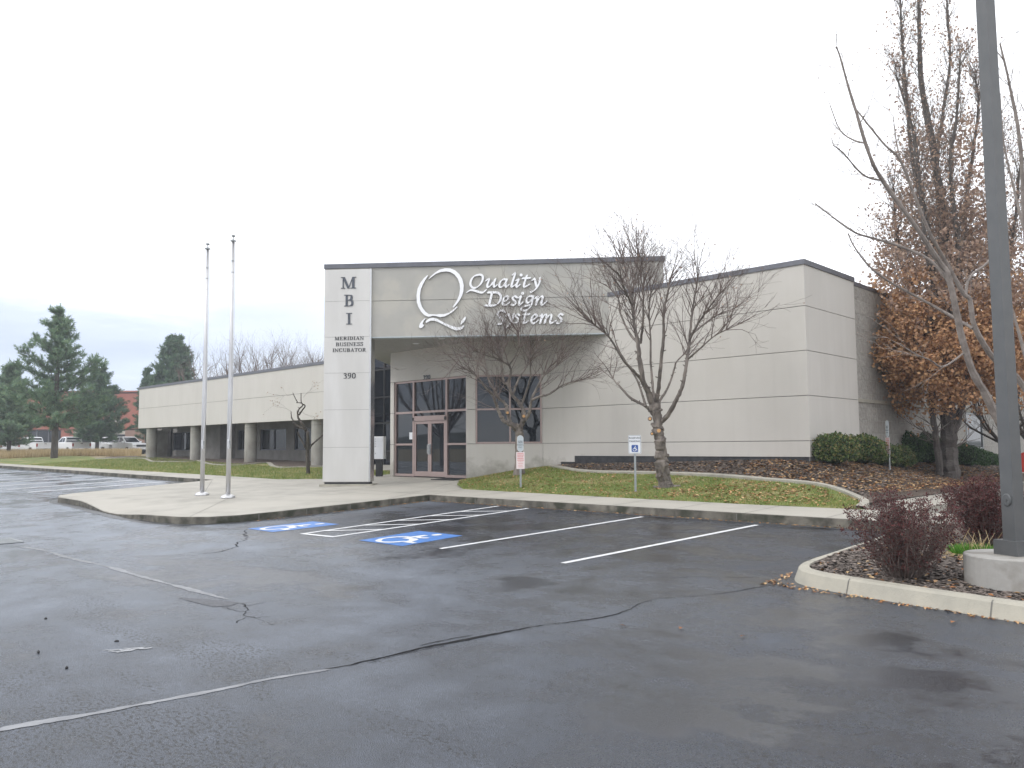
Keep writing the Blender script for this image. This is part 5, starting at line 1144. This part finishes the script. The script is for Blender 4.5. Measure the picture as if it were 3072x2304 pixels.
# --- pines
def pine(label,px,D,toppy,rad,seed,z0,mtn='needle',bare_h=.16,dens=1.,group='pines at the left',shape=None,irr=.25,name='pine_tree'):
    r=random.Random(seed); o=atz(px,D,z0); H=P(px,toppy,D).z-z0; t=thing(name,label,'pine tree',o,group)
    w=MB(); fo=MB(); w.tube([o-Vector((0,0,.3)),o+Vector((.1,0,H*.3)),o+Vector((-.05,0,H*.65)),o+Vector((0,0,H*.985))],[H*.022,H*.018,H*.010,.02],9)
    def tuft(p,d,s):
        d=d.normalized(); a=d.orthogonal().normalized(); b=d.cross(a)
        for k in range(20):
            an=r.random()*2*PI; f=r.random(); rr_=s*r.uniform(.35,.7); c0=p+d*s*(f*1.0-.55)
            e=c0+(a*math.cos(an)+b*math.sin(an))*rr_+d*s*r.uniform(.15,.5); wv=(a*math.sin(an)-b*math.cos(an))*s*.075
            fo.tri(c0-wv,c0+wv,e)
    z=H*bare_h
    while z<H*.97:
        f=(z/H-bare_h)/(1-bare_h); base=shape(f) if shape else (1-f)**.8*(.75+.25*min(1,f*6))
        for k in range(int((7 if f<.8 else 5)*dens)):
            a=r.random()*2*PI; L_=rad*base*r.uniform(1-irr*2,1+irr*.6)+.15; up=lerp(.12,1.1,f)+r.uniform(-.1,.15)
            d=Vector((math.cos(a),math.sin(a),up)); p0=o+Vector((0,0,z)); pts=[p0]; dd=Vector((math.cos(a),math.sin(a),up*.35)).normalized()
            n_=max(3,int(L_/.45))
            for i in range(n_): dd=(dd+Vector((0,0,.10*up+.04))+Vector((r.gauss(0,.08),r.gauss(0,.08),r.gauss(0,.05)))).normalized(); pts.append(pts[-1]+dd*L_/n_)
            w.tube(pts,[lerp(.045,.012,i/n_)*(1-f*.5) for i in range(n_+1)],4,False)
            for i in range(max(1,int(n_*.22)),n_+1):
                m_=4 if i<n_ else 7
                for j in range(m_):
                    s_=Vector((r.gauss(0,1),r.gauss(0,1),r.gauss(0,.35)+.15)).normalized(); e=pts[i]+s_*r.uniform(.1,.42)*min(1,L_/1.2); tuft(e,(s_+dd+Vector((0,0,.5))),r.uniform(.32,.50))
        z+=H*.034/max(dens,.6)*r.uniform(.7,1.3)
    tuft(o+Vector((0,0,H)),Vector((0,0,1)),.5)
    w.build('trunk','darkbark' ,t); fo.build('needles',mtn,t); return t
pine('tall loose grey-green pine standing on the lawn left of the building',165,63,915,3.5,3,.90,bare_h=.21,irr=.34,dens=.9,shape=lambda f:float(np.interp(f,[0,.1,.3,.45,.6,.8,.93,1],[.8,1,.95,.78,.56,.30,.12,.02])))
pine('shorter dark pine between the white pickups and the wing',292,84,1098,3.6,5,1.1,'needle2',bare_h=.16,irr=.22)
pine('small pine cut by the left edge of the frame',28,72,1092,2.9,6,.95,bare_h=.14,irr=.3)
pine('dense cone-shaped pine behind the far end of the wing roof',518,92,1004,3.9,9,1.1,'needle2',bare_h=.1,dens=1.7,irr=.12,shape=lambda f:(1-f)**.62)
pine('low pine peeking over the wing roof at its far end',440,96,1100,1.5,10,1.1,'needle2',bare_h=.3,irr=.2)
# ============================================================ SHRUBS
def hedgeblob(name,label,cs,seed,n,size,mtn,group,cat='hedge'):
    r=random.Random(seed); t=thing(name,label,cat,(cs[0][0],cs[0][1],landR(cs[0][0],cs[0][1])),group); f=MB(); s_=MB(); s2=MB(); vol=sum(c[3]*c[4]*c[5] for c in cs)
    for (x,y,z,a,b,h) in cs:
        for i in range(int(n*a*b*h/vol)):
            u=Vector((r.gauss(0,1),r.gauss(0,1),r.gauss(0,1))).normalized()*r.uniform(.72,1.03)**.6
            if u.z<-.55: u.z*=.6
            bx=1+.13*math.sin(u.x*7+x)*math.sin(u.y*6+u.z*5)+.05*math.sin(u.x*19+u.z*13)
            p=Vector((x+u.x*a*bx,y+u.y*b*bx,z+max(-.9,min(u.z,.9))*h*bx)); k=r.uniform(.6,1.3)*size
            leafquad(f,p,k,r)
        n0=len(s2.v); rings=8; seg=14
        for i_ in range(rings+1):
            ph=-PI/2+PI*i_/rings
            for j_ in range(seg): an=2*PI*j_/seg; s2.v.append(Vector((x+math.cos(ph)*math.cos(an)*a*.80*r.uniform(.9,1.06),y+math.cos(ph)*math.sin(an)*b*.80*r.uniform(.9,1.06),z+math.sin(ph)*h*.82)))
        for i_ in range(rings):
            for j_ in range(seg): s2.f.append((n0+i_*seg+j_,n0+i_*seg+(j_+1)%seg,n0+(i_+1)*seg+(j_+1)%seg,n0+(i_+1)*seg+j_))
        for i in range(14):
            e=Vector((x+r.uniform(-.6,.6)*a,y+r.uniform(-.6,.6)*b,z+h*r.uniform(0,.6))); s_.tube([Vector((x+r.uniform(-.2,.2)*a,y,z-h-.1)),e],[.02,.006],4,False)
    s_.build('stems','darkbark',t); f.build('foliage',mtn,t); s2.build('dark_core','hedgein',t)  # added dark core keeps light from showing through the foliage
def hz(px,D,dz=0): p=P(px,1300,D); return p.x,p.y,landR(p.x,p.y)+dz
x,y,z=hz(2500,20.9,.38); x2,y2,z2=hz(2578,22.3,.36); x3,y3,z3=hz(2645,23.7,.34)
hedgeblob('evergreen_hedge','low olive-green clipped hedge at the corner of the right wing',[(x,y,z,.62,.5,.44),(x2,y2,z2,.7,.55,.45),(x3,y3,z3,.5,.5,.36),(*hz(2690,25.0,.3),.5,.5,.4)],1,17000,.06,'hedge2','hedges along the side wall')
x,y,z=hz(2700,26.5,.38); x2,y2,z2=hz(2765,27.5,.38); x3,y3,z3=hz(2822,28.3,.35)
hedgeblob('evergreen_hedge','taller dark green hedge behind the leaning notice sign and the oak',[(x,y,z,.75,.6,.62),(x2,y2,z2,.75,.6,.6),(x3,y3,z3,.5,.5,.55)],2,17000,.065,'hedge','hedges along the side wall')
cs=[]
for k in range(5): p=P(2885+k*26,1300,28.5+k*1.3); cs.append((p.x,p.y,1.23-.13*k-.0,.6,.6,.46))
hedgeblob('evergreen_hedge','long low dark hedge sloping down behind the oak trunk below the side window',cs,3,15000,.065,'hedge','hedges along the side wall')
def barberry(label,px,py,D,wd,ht,seed,n,leaf,mtn='barb'):
    r=random.Random(seed); o=hit(px,py,isz).copy(); o.z=isz(o.x,o.y)-.02; t=thing('barberry_bush',label,'bush',o,'burgundy bushes in the island'); s_=MB(); l=MB()
    def leafs(p,k):
        for j in range(k): leafquad(l,p+Vector([r.gauss(0,.012) for _ in range(3)]),r.uniform(.014,.027),r)
    for i in range(n):
        a=r.random()*2*PI; lean=r.random()**.6; tgt=Vector((math.cos(a)*wd/2*lean,math.sin(a)*wd/2*lean,ht*(1.02-.22*lean**2)*r.uniform(.72,1.04))); st=o+Vector((math.cos(a)*.10*lean,math.sin(a)*.10*lean,0))
        pts=[st]; k=9
        for j in range(1,k+1): f=j/k; pts.append(st+Vector((tgt.x*f**.85,tgt.y*f**.85,tgt.z*f))+Vector([r.gauss(0,.014) for _ in range(3)])*(1 if j<k else 0))
        s_.tube(pts,[lerp(.0055,.0018,j/k) for j in range(k+1)],4,False)
        for j in range(2,k+1):
            f=j/k
            for q_ in range(3):
                d=Vector([r.gauss(0,1) for _ in range(3)]); d.z=abs(d.z)*.6; d=d.normalized()*r.uniform(.04,.13); e=pts[j]+d; s_.tube([pts[j],pts[j]+d*.5+Vector([r.gauss(0,.006) for _ in range(3)]),e],[.002,.0016,.001],3,False)
                m_=int(leaf*(.25+1.1*f)*r.uniform(.5,1.5)); 
                for u_ in range(m_): leafs(pts[j].lerp(e,r.random()),1)
    s_.build('stems','twig',t); l.build('leaves',mtn,t)
barberry('thin twiggy burgundy barberry bush nearest the camera in the island',2712,1735,9.75,1.03,.92,4,125,5)
barberry('dense rounded burgundy barberry bush beside the lamp post',2955,1632,11.9,.80,.86,6,150,9)
# bright ornamental grass tuft
r=random.Random(2); o=hit(2922,1668,isz).copy(); o.z=isz(o.x,o.y)-.01; t=thing('ornamental_grass','low tuft of bright green grass with straw stalks beside the concrete drum','grass tuft',o)
g_=MB(); st=MB()
for i in range(900):
    a=r.random()*2*PI; R=r.random()**.5*.24; b=o+Vector((math.cos(a)*R*.95,math.sin(a)*R*.8,0)); L_=r.uniform(.11,.2); d=Vector((math.cos(a)*R*2.2+r.gauss(0,.3),math.sin(a)*R*2.2+r.gauss(0,.3),1)).normalized(); w=d.orthogonal().normalized()*.003; m_=b+d*L_*.6; e=b+d*L_+Vector((d.x,d.y,-.4))*.03
    g_.quad(b-w,b+w,m_+w,m_-w); g_.tri(m_-w,m_+w,e)
for i in range(26):
    a=r.random()*2*PI; b=o+Vector((r.uniform(-.24,.24),r.uniform(-.2,.2),.02)); d=Vector((math.cos(a)*.35,math.sin(a)*.35,1)).normalized()*r.uniform(.16,.34); st.tube([b,b+d*.6,b+d+Vector((math.cos(a),math.sin(a),0))*.03],[.004,.003,.002],4)
for i in range(60):
    a=r.uniform(PI*.9,PI*1.9); b=o+Vector((math.cos(a)*.2,math.sin(a)*.2,.03)); st.tube([b,b+Vector((math.cos(a)*.08,math.sin(a)*.08,.02)),b+Vector((math.cos(a)*.16+r.gauss(0,.03),math.sin(a)*.16,-.02))],.0025,3)
g_.build('green_blades','tuft',t); st.build('straw_stalks','straw',t)
# ============================================================ GROUND COVER
def scatter(name,label,cat,polys,zf,n,fn,mt,seed):
    r=random.Random(seed); mb=MB(); area=[]
    for poly,wt in polys:
        xs_=[p[0] for p in poly]; ys_=[p[1] for p in poly]; k=0
        while k<n*wt:
            x,y=r.uniform(min(xs_),max(xs_)),r.uniform(min(ys_),max(ys_))
            if inside((x,y),poly): fn(mb,Vector((x,y,zf(x,y))),r); k+=1
    o=mb.build(name,mt); tag(o,label,cat,kind='stuff'); return o
lawnR=[(-17.2,15.66),(-12,15.45),(-8,15.4),(-5.9,15.5),(-6.45,16.85),(-7.5,17.8),(-9.1,18.02),(-12.6,18.52),(-15,18.5),(-16.4,19.0),(-17.4,19.6),(-18.35,20.45),(-19.5,19.6),(-20.4,18.8),(-19.3,17.4),(-18.2,16.3)]
def blade(mb,p,r,s=1.):
    a=r.random()*2*PI; d=Vector((math.cos(a),math.sin(a),0)); w=d*.006*s; L_=r.uniform(.03,.06)*s; ln=Vector((r.gauss(0,.5),r.gauss(0,.5),1)).normalized()*L_
    p=p-Vector((0,0,.012)); mb.tri(p-w,p+w,p+ln+Vector((0,0,.005)))
scatter('lawn_grass','short patchy green and yellow winter turf on the sloping lawns','grass',[(lawnR,1)],landR,42000,lambda m_,p,r:blade(m_,p,r,1.1),'grassb',1)
lawnLn=[(-60,15.7),(-40,15.95),(-32,15.9),(-27.8,15.8),(-25.8,16.95),(-25.95,20.8),(-31.5,21.0),(-37,20.8),(-45,21.6),(-60,23)]
scatter('lawn_grass','short patchy green turf in front of the colonnade','grass',[(lawnLn,1)],landL,32000,lambda m_,p,r:blade(m_,p,r,1.9),'grassb',2)
def fleaf(mb,p,r,s=1):
    a=r.random()*2*PI; L_=r.uniform(.03,.06)*s; u_=Vector((math.cos(a),math.sin(a),r.uniform(-.25,.35))).normalized(); v_=Vector((-math.sin(a),math.cos(a),r.uniform(-.3,.3))).normalized(); p=p+Vector((0,0,.018)); k=Vector((0,0,L_*.25))
    mb.quad(p-u_*L_,p-v_*L_*.5+k,p+u_*L_,p+v_*L_*.5+k*.6)
bedR=[(-6.7,17.2),(-6.7,22),(-6.7,34),(-8.9,34),(-9.0,20.3),(-18.0,20.35),(-17.3,19.8),(-16.4,19.2),(-15,18.7),(-12.6,18.72),(-9.1,18.22),(-7.4,17.9)]
oakarea=[(-6.6,19),(-6.6,31),(-8.9,31),(-8.9,21.2),(-10.5,20.2),(-10,18.4),(-7.5,18.0)]
scatter('fallen_leaves','curled tan leaves scattered over lawn and mulch','fallen leaves',[(lawnR,.15),(bedR,.23),(oakarea,.62)],landR,9000,fleaf,'leaf',3)
scatter('fallen_leaves','drift of tan leaves on the right end of the lawn','fallen leaves',[([(-10.6,15.7),(-6.6,15.7),(-7.4,17.6),(-9,17.9),(-10.8,17)],1)],landR,550,fleaf,'leaf',13)
def chip(mb,p,r,s=1):
    a=r.random()*2*PI; L_=r.uniform(.012,.038)*s; u_=Vector((math.cos(a),math.sin(a),r.uniform(-.22,.22))).normalized()*L_; v_=Vector((-math.sin(a),math.cos(a),r.uniform(-.3,.3))).normalized()*L_*r.uniform(.3,.6); p=p+Vector((0,0,r.uniform(.004,.02))); mb.quad(p-u_-v_,p+u_-v_,p+u_+v_,p-u_+v_)
scatter('bark_mulch_chips','dark brown bark chips in the bed below the right wing','mulch',[(bedR,1)],mulchz,22000,lambda m_,p,r:chip(m_,p,r,1.25),'chip',4)
isb=[tuple(p) for p in off(isk,-.2)]+[(3.5,13.8),(-4.2,13.8)]; isn=[(x,y) for x,y in isb]
near=[p for p in isb if p[0]<-.9]; near=near+[(-1.0,13.8),(-4.2,13.8)]
scatter('bark_mulch_chips','dark bark chips filling the planted island','mulch',[(near,1)],isz,30000,lambda m_,p,r:chip(m_,p,r,1.),'chip',5)
scatter('fallen_leaves','few curled leaves lying on the island bark','fallen leaves',[(near,1)],isz,260,lambda m_,p,r:fleaf(m_,p,r,.8),'leaf',6)
gut=[(-16.3,KY-.16),(-4.5,KY-.16),(-4.5,KY-.03),(-16.5,KY-.03)]; gut2=[(-16.46,8.6),(-16.36,8.6),(-16.4,13.8),(-16.56,13.8)]; gut3=[(-4.5,8.7),(-3.7,8.62),(-1.2,8.3),(-1.2,8.36),(-3.6,8.76),(-4.36,8.95),(-4.45,9.6),(-4.55,9.6)]
scatter('gutter_leaves','line of dead leaves and needles lying along the foot of the kerbs','fallen leaves',[(gut,.6),(gut2,.15),(gut3,.25)],lot,900,lambda m_,p,r:fleaf(m_,p-Vector((0,0,.012)),r,.55),'leaf',7)
def dry(mb,p,r):
    for k in range(3):
        a=r.random()*2*PI; L_=r.uniform(.3,.75); w=Vector((math.cos(a),math.sin(a),0))*.02; mb.tri(p-w,p+w,p+Vector((r.gauss(0,.12),r.gauss(0,.12),1)).normalized()*L_)
dryp=[tuple(atz(px,D,0)[:2]) for px,D in ((-30,66),(150,66),(300,68),(400,64),(425,66),(425,80),(200,82),(-30,82))]
scatter('dry_grass','tall straw-coloured weeds in front of the parked pickups','dry grass',[(dryp,1)],lambda x,y:terr(x,y),9000,dry,'straw',8)
# ============================================================ FAR BRICK BUILDING AND PICKUPS
Db=135; o=atz(200,Db,1.0); yaw=math.radians(HEAD*180/PI); ux=_r0.copy(); uy=Vector((_fw.x,_fw.y,0)).normalized()
bb=thing('brick_building','red brick building with dark ground-floor windows far behind the pickups','building',(o.x,o.y,1.0))
M7=Matrix(((ux.x,uy.x,0,0),(ux.y,uy.y,0,0),(0,0,1,0),(0,0,0,1)))
M['redwall']=mat('red_brick',(.36,.12,.08),(.30,.10,.07),scale=1.5,rough=.9); M['tanwall']=mat('tan_brick',(.27,.16,.12),(.22,.135,.10),scale=1.5,rough=.9); M['lintel']=mat('pale_lintel',(.5,.47,.42),rough=.8)
def bq(px,py): p=P(px,py,Db); return p.dot(ux),p.z
yd=o.dot(uy)
def bbx(mb,x0,y0,x1,y1,d0=0,d1=14):
    a=bq(x0,y1); b=bq(x1,y0); mb.box((a[0],yd+d0,a[1]),(b[0],yd+d1,b[1]),M7)
w=MB(); bbx(w,-120,1179,470,1290); w.build('upper_wall','redwall',bb)
w=MB(); bbx(w,-121,1171,471,1179,-.3,14.3); w.build('roof_edge','redwall',bb)
w=MB(); bbx(w,-120,1290,470,1372,.6,14); w.build('ground_floor_core','glass2',bb)
for x0,x1 in ((45,79),(186,222),(378,470),(-60,-20)):
    w=MB(); bbx(w,x0,1290,x1,1372,-.25,.6); w.build('brick_pier','redwall' if x0<300 else 'tanwall',bb)
w=MB(); bbx(w,222,1293,378,1304,-.2,.6); w.build('lintel','lintel',bb)
w=MB(); bbx(w,225,1216,270,1228,-.2,0); bbx(w,300,1258,372,1270,-.2,0); bbx(w,240,1202,262,1210,-.2,0)
w.build('pale_band','lintel',bb)
for x0,x1 in ((80,186),(-20,45)):
    w=MB(); bbx(w,x0,1285,x1,1288,.3,.6); 
    n_=5
    for k in range(n_):
        xa=x0+(x1-x0)*k/n_; xb=xa+(x1-x0)/n_/2; xc=xa+(x1-x0)/n_
        for (p_,q_) in (((xa,1272),(xb,1285)),((xb,1285),(xc,1272))):
            A1=bq(*p_); A2=bq(*q_); w.tube([M7@Vector((A1[0],yd+.4,A1[1])),M7@Vector((A2[0],yd+.4,A2[1]))],.08,4)
    w.build('truss_band','alu',bb)
for x in (105,140,165): w=MB(); bbx(w,x,1288,x+2,1372,.45,.58); w.build('mullion','coping',bb)
# pickup model, nose towards +X, origin at ground centre
def pickup(label,col='carwhite'):
    t=thing('pickup_truck',label,'pickup truck',(0,0,0),'white pickups parked at the left')
    def prof(mb,pts,w,taper=0,zt=None):
        n_=len(mb.v); k=len(pts)
        for s_ in (-1,1):
            for x,z in pts: f=1-taper*clamp((z-1.1)/.8); mb.v.append(Vector((x,s_*w/2*f,z)))
        mb.f.append(tuple(range(n_,n_+k))); mb.f.append(tuple(range(n_+2*k-1,n_+k-1,-1)))
        for i in range(k): j=(i+1)%k; mb.f.append((n_+i,n_+k+i,n_+k+j,n_+j))
        return mb
    body=MB(); prof(body,[(-2.85,.55),(-2.0,.5),(-1.95,.8),(-1.4,.8),(-1.35,.5),(1.35,.5),(1.4,.8),(2.0,.8),(2.05,.5),(2.8,.55),(2.88,.8),(2.82,1.05),(2.6,1.14),(1.35,1.22),(-.85,1.24),(-.87,1.30),(-2.82,1.30)],1.92); body.build('body',col,t)
    cab=MB(); prof(cab,[(-.85,1.23),(-.82,1.55),(-.68,1.86),(-.2,1.91),(.35,1.88),(.75,1.65),(1.38,1.22)],1.84,.22); co=cab.build('cab',col,t)
    for s_ in (-1,1):
        g=MB()
        for poly in ([(-.62,1.33),(-.55,1.76),(-.05,1.79),(-.05,1.33)],[(.03,1.33),(.03,1.79),(.33,1.78),(.66,1.58),(1.02,1.33)]):
            q_=[Vector((x,s_*(1.84/2*(1-.22*clamp((z-1.1)/.8))+.006),z)) for x,z in poly]; n_=len(g.v); g.v+=q_; g.f.append(tuple(range(n_,n_+len(q_))))
        g.build('side_window','glass2',co)
    def slope(x0,z0,x1,z1,off,name,wi=.80):
        g=MB(); f0=1-.22*clamp((z0-1.1)/.8); f1=1-.22*clamp((z1-1.1)/.8); g.quad(Vector((x0+off,-.92*f0*.88,z0)),Vector((x0+off,.92*f0*.88,z0)),Vector((x1+off,.92*f1*.88,z1)),Vector((x1+off,-.92*f1*.88,z1))); g.build(name,'glass2',co)
    slope(1.27,1.30,.50,1.80,.03,'windshield'); slope(-.835,1.38,-.73,1.78,-.02,'rear_window')
    for x in (-1.7,1.7):
        for s_ in (-1,1):
            w=MB(); n_=0; cs=[]
            w.tube([Vector((x,s_*.72,.38)),Vector((x,s_*.965,.38))],.38,20); wo=w.build('wheel','black',t); MB().tube([Vector((x,s_*.966,.38)),Vector((x,s_*.972,.38))],.22,14).build('rim','galv',wo)
    MB().box((2.84,-.55,.78),(2.90,.55,1.02)).build('grille','black',t)
    MB().box((2.80,-.94,.50),(2.96,.94,.70)).build('front_bumper','chrome',t); MB().box((-2.98,-.92,.52),(-2.85,.92,.68)).build('rear_bumper','chrome',t)
    for s_ in (-1,1): MB().box((2.78,s_*.76-.14,.84),(2.885,s_*.76+.14,1.02)).build('headlight','lens',t); MB().box((-2.87,s_*.87-.07,.85),(-2.825,s_*.87+.07,1.18)).build('taillight','redlens',t); MB().box((.95,s_*1.02-.1,1.24),(1.08,s_*1.02+.1,1.42)).build('mirror',col,t)
    MB().box((-2.84,-.72,1.08),(-2.826,.72,1.285)).build('tailgate_panel',col,t)
    MB().box((-2.865,-.12,1.13),(-2.85,.12,1.18)).build('tailgate_handle','black',t)
    return t
pk=pickup('white pickup with an extended cab seen from behind, left of the tall pine trunk')
away=math.atan2(uy.y,uy.x)
def place(o,px,D,ang): p=atz(px,D,0); o.location=(p.x,p.y,terr(p.x,p.y)+.02); o.rotation_euler=(0,0,ang)
spots=[(95,86,away+math.radians(58),None),(-10,84,away+math.radians(58),'white pickup cut off by the left edge of the frame'),(213,86,away+math.radians(50),'white pickup with a dark rear window just right of the tall pine trunk'),
(308,89,away+math.radians(238),'silver-white pickup facing the lot, partly hidden by the shorter pine trunk'),(380,87,away+math.radians(236),'white pickup facing the lot with a dark grille, nearest to the building')]
copies=[pk]+[dup(pk,(0,0,0),0,l) for *_,l in spots[1:]]
for o_,(px,D,a,l) in zip(copies,spots): place(o_,px,D,a)
# red pickup at the right edge
rp=dup(pk,(0,0,0),0,'red pickup at the right edge of the frame behind the lamp post'); del rp['group']
p=P(3055,1400,24.2); rp.location=(p.x+2.75,p.y+1.0,.272); rp.rotation_euler=(0,0,PI)
for c_ in list(rp.children):
    if c_.name.startswith(('body','cab','mirror','tailgate_panel')): c_.data=c_.data.copy(); c_.data.materials[0]=M['carred']
# ============================================================ SMALL DEBRIS ON THE ASPHALT
dm=MB(); cone=None
spots=[((137,1858),'pine cone lying alone on the wet asphalt at the left'),((350,1926),'pine cone next to the worn white paint patch'),((200,2007),'dark pebble nearest the lower left corner'),((115,1960),'dark pebble left of the worn white paint patch')]
for k,((px,py),lb) in enumerate(spots):
    p=hit(px,py,lot); 
    if k==0:
        m_=MB().lathe((0,0,0),[(.006,0),(.013,.004),(.014,.011),(.008,.018),(.002,.021)],6); cone=m_.build('debris_lump','black'); cone.location=p; tag(cone,lb,'debris','dark lumps on the asphalt')
    else: c_=cone.copy(); COL.objects.link(c_); c_.location=p; c_['label']=lb; c_.rotation_euler=(0,0,k); c_.scale=(1+.5*(k%2),.8,.7+.2*k)
lb=['tan fallen leaf on the asphalt in front of the island kerb','tan fallen leaf on the open asphalt below the long dark crack','brown leaf lying on the dark crack side of the aisle','pale scrap of leaf in the middle of the aisle']
for k,(px,py) in enumerate(((2860,1872),(2228,1914),(1870,1882),(2042,1890))):
    p=hit(px,py,lot); m_=MB(); fleaf(m_,Vector((0,0,0)),random.Random(k+3),1.1 if k<2 else .7); l=m_.build('fallen_leaf','leaf'); l.location=p; tag(l,lb[k],'leaf','single leaves on the asphalt')
# hills beyond (also what the glass reflects), trees behind the viewpoint that the glass mirrors
hm_=MB(); k=60
for i in range(k+1):
    a=2*PI*i/k; R=390; h=6+5*math.sin(a*3+1)+3*math.sin(a*7)+2*math.sin(a*13+2); hm_.v+=[Vector((R*math.cos(a),R*math.sin(a),-2)),Vector(((R+30)*math.cos(a),(R+30)*math.sin(a),h))]
for i in range(k): 
    a=2*PI*(i+.5)/k
    if abs((a-math.radians(134)+PI)%(2*PI)-PI)<.75: continue
    hm_.f.append((2*i,2*i+2,2*i+3,2*i+1))
M['hill']=mat('distant_hill',(.10,.11,.10),(.07,.08,.07),scale=.02,rough=1); struct(hm_.build('hills','hill'))

bare('large_bare_tree','large bare tree across the lot, mirrored in the storefront glass',(-50,-5.5,.15),12,5,91,'twig',nl=11,depth=1,r0=.25)

# thin winter air between the camera and the far trees
hb=MB().box((-330,-40,-3),(60,330,26)); ho=hb.build('haze','haze' if 'haze' in M else 'white'); ho['kind']='stuff'
hmz=bpy.data.materials.new('haze_air'); hmz.use_nodes=True; t_=hmz.node_tree; t_.nodes.clear(); o_=t_.nodes.new('ShaderNodeOutputMaterial'); pv=t_.nodes.new('ShaderNodeVolumePrincipled')
pv.inputs['Color'].default_value=(.86,.92,1,1); pv.inputs['Density'].default_value=.0012; pv.inputs['Anisotropy'].default_value=.3; t_.links.new(pv.outputs[0],o_.inputs['Volume']); ho.data.materials[0]=hmz
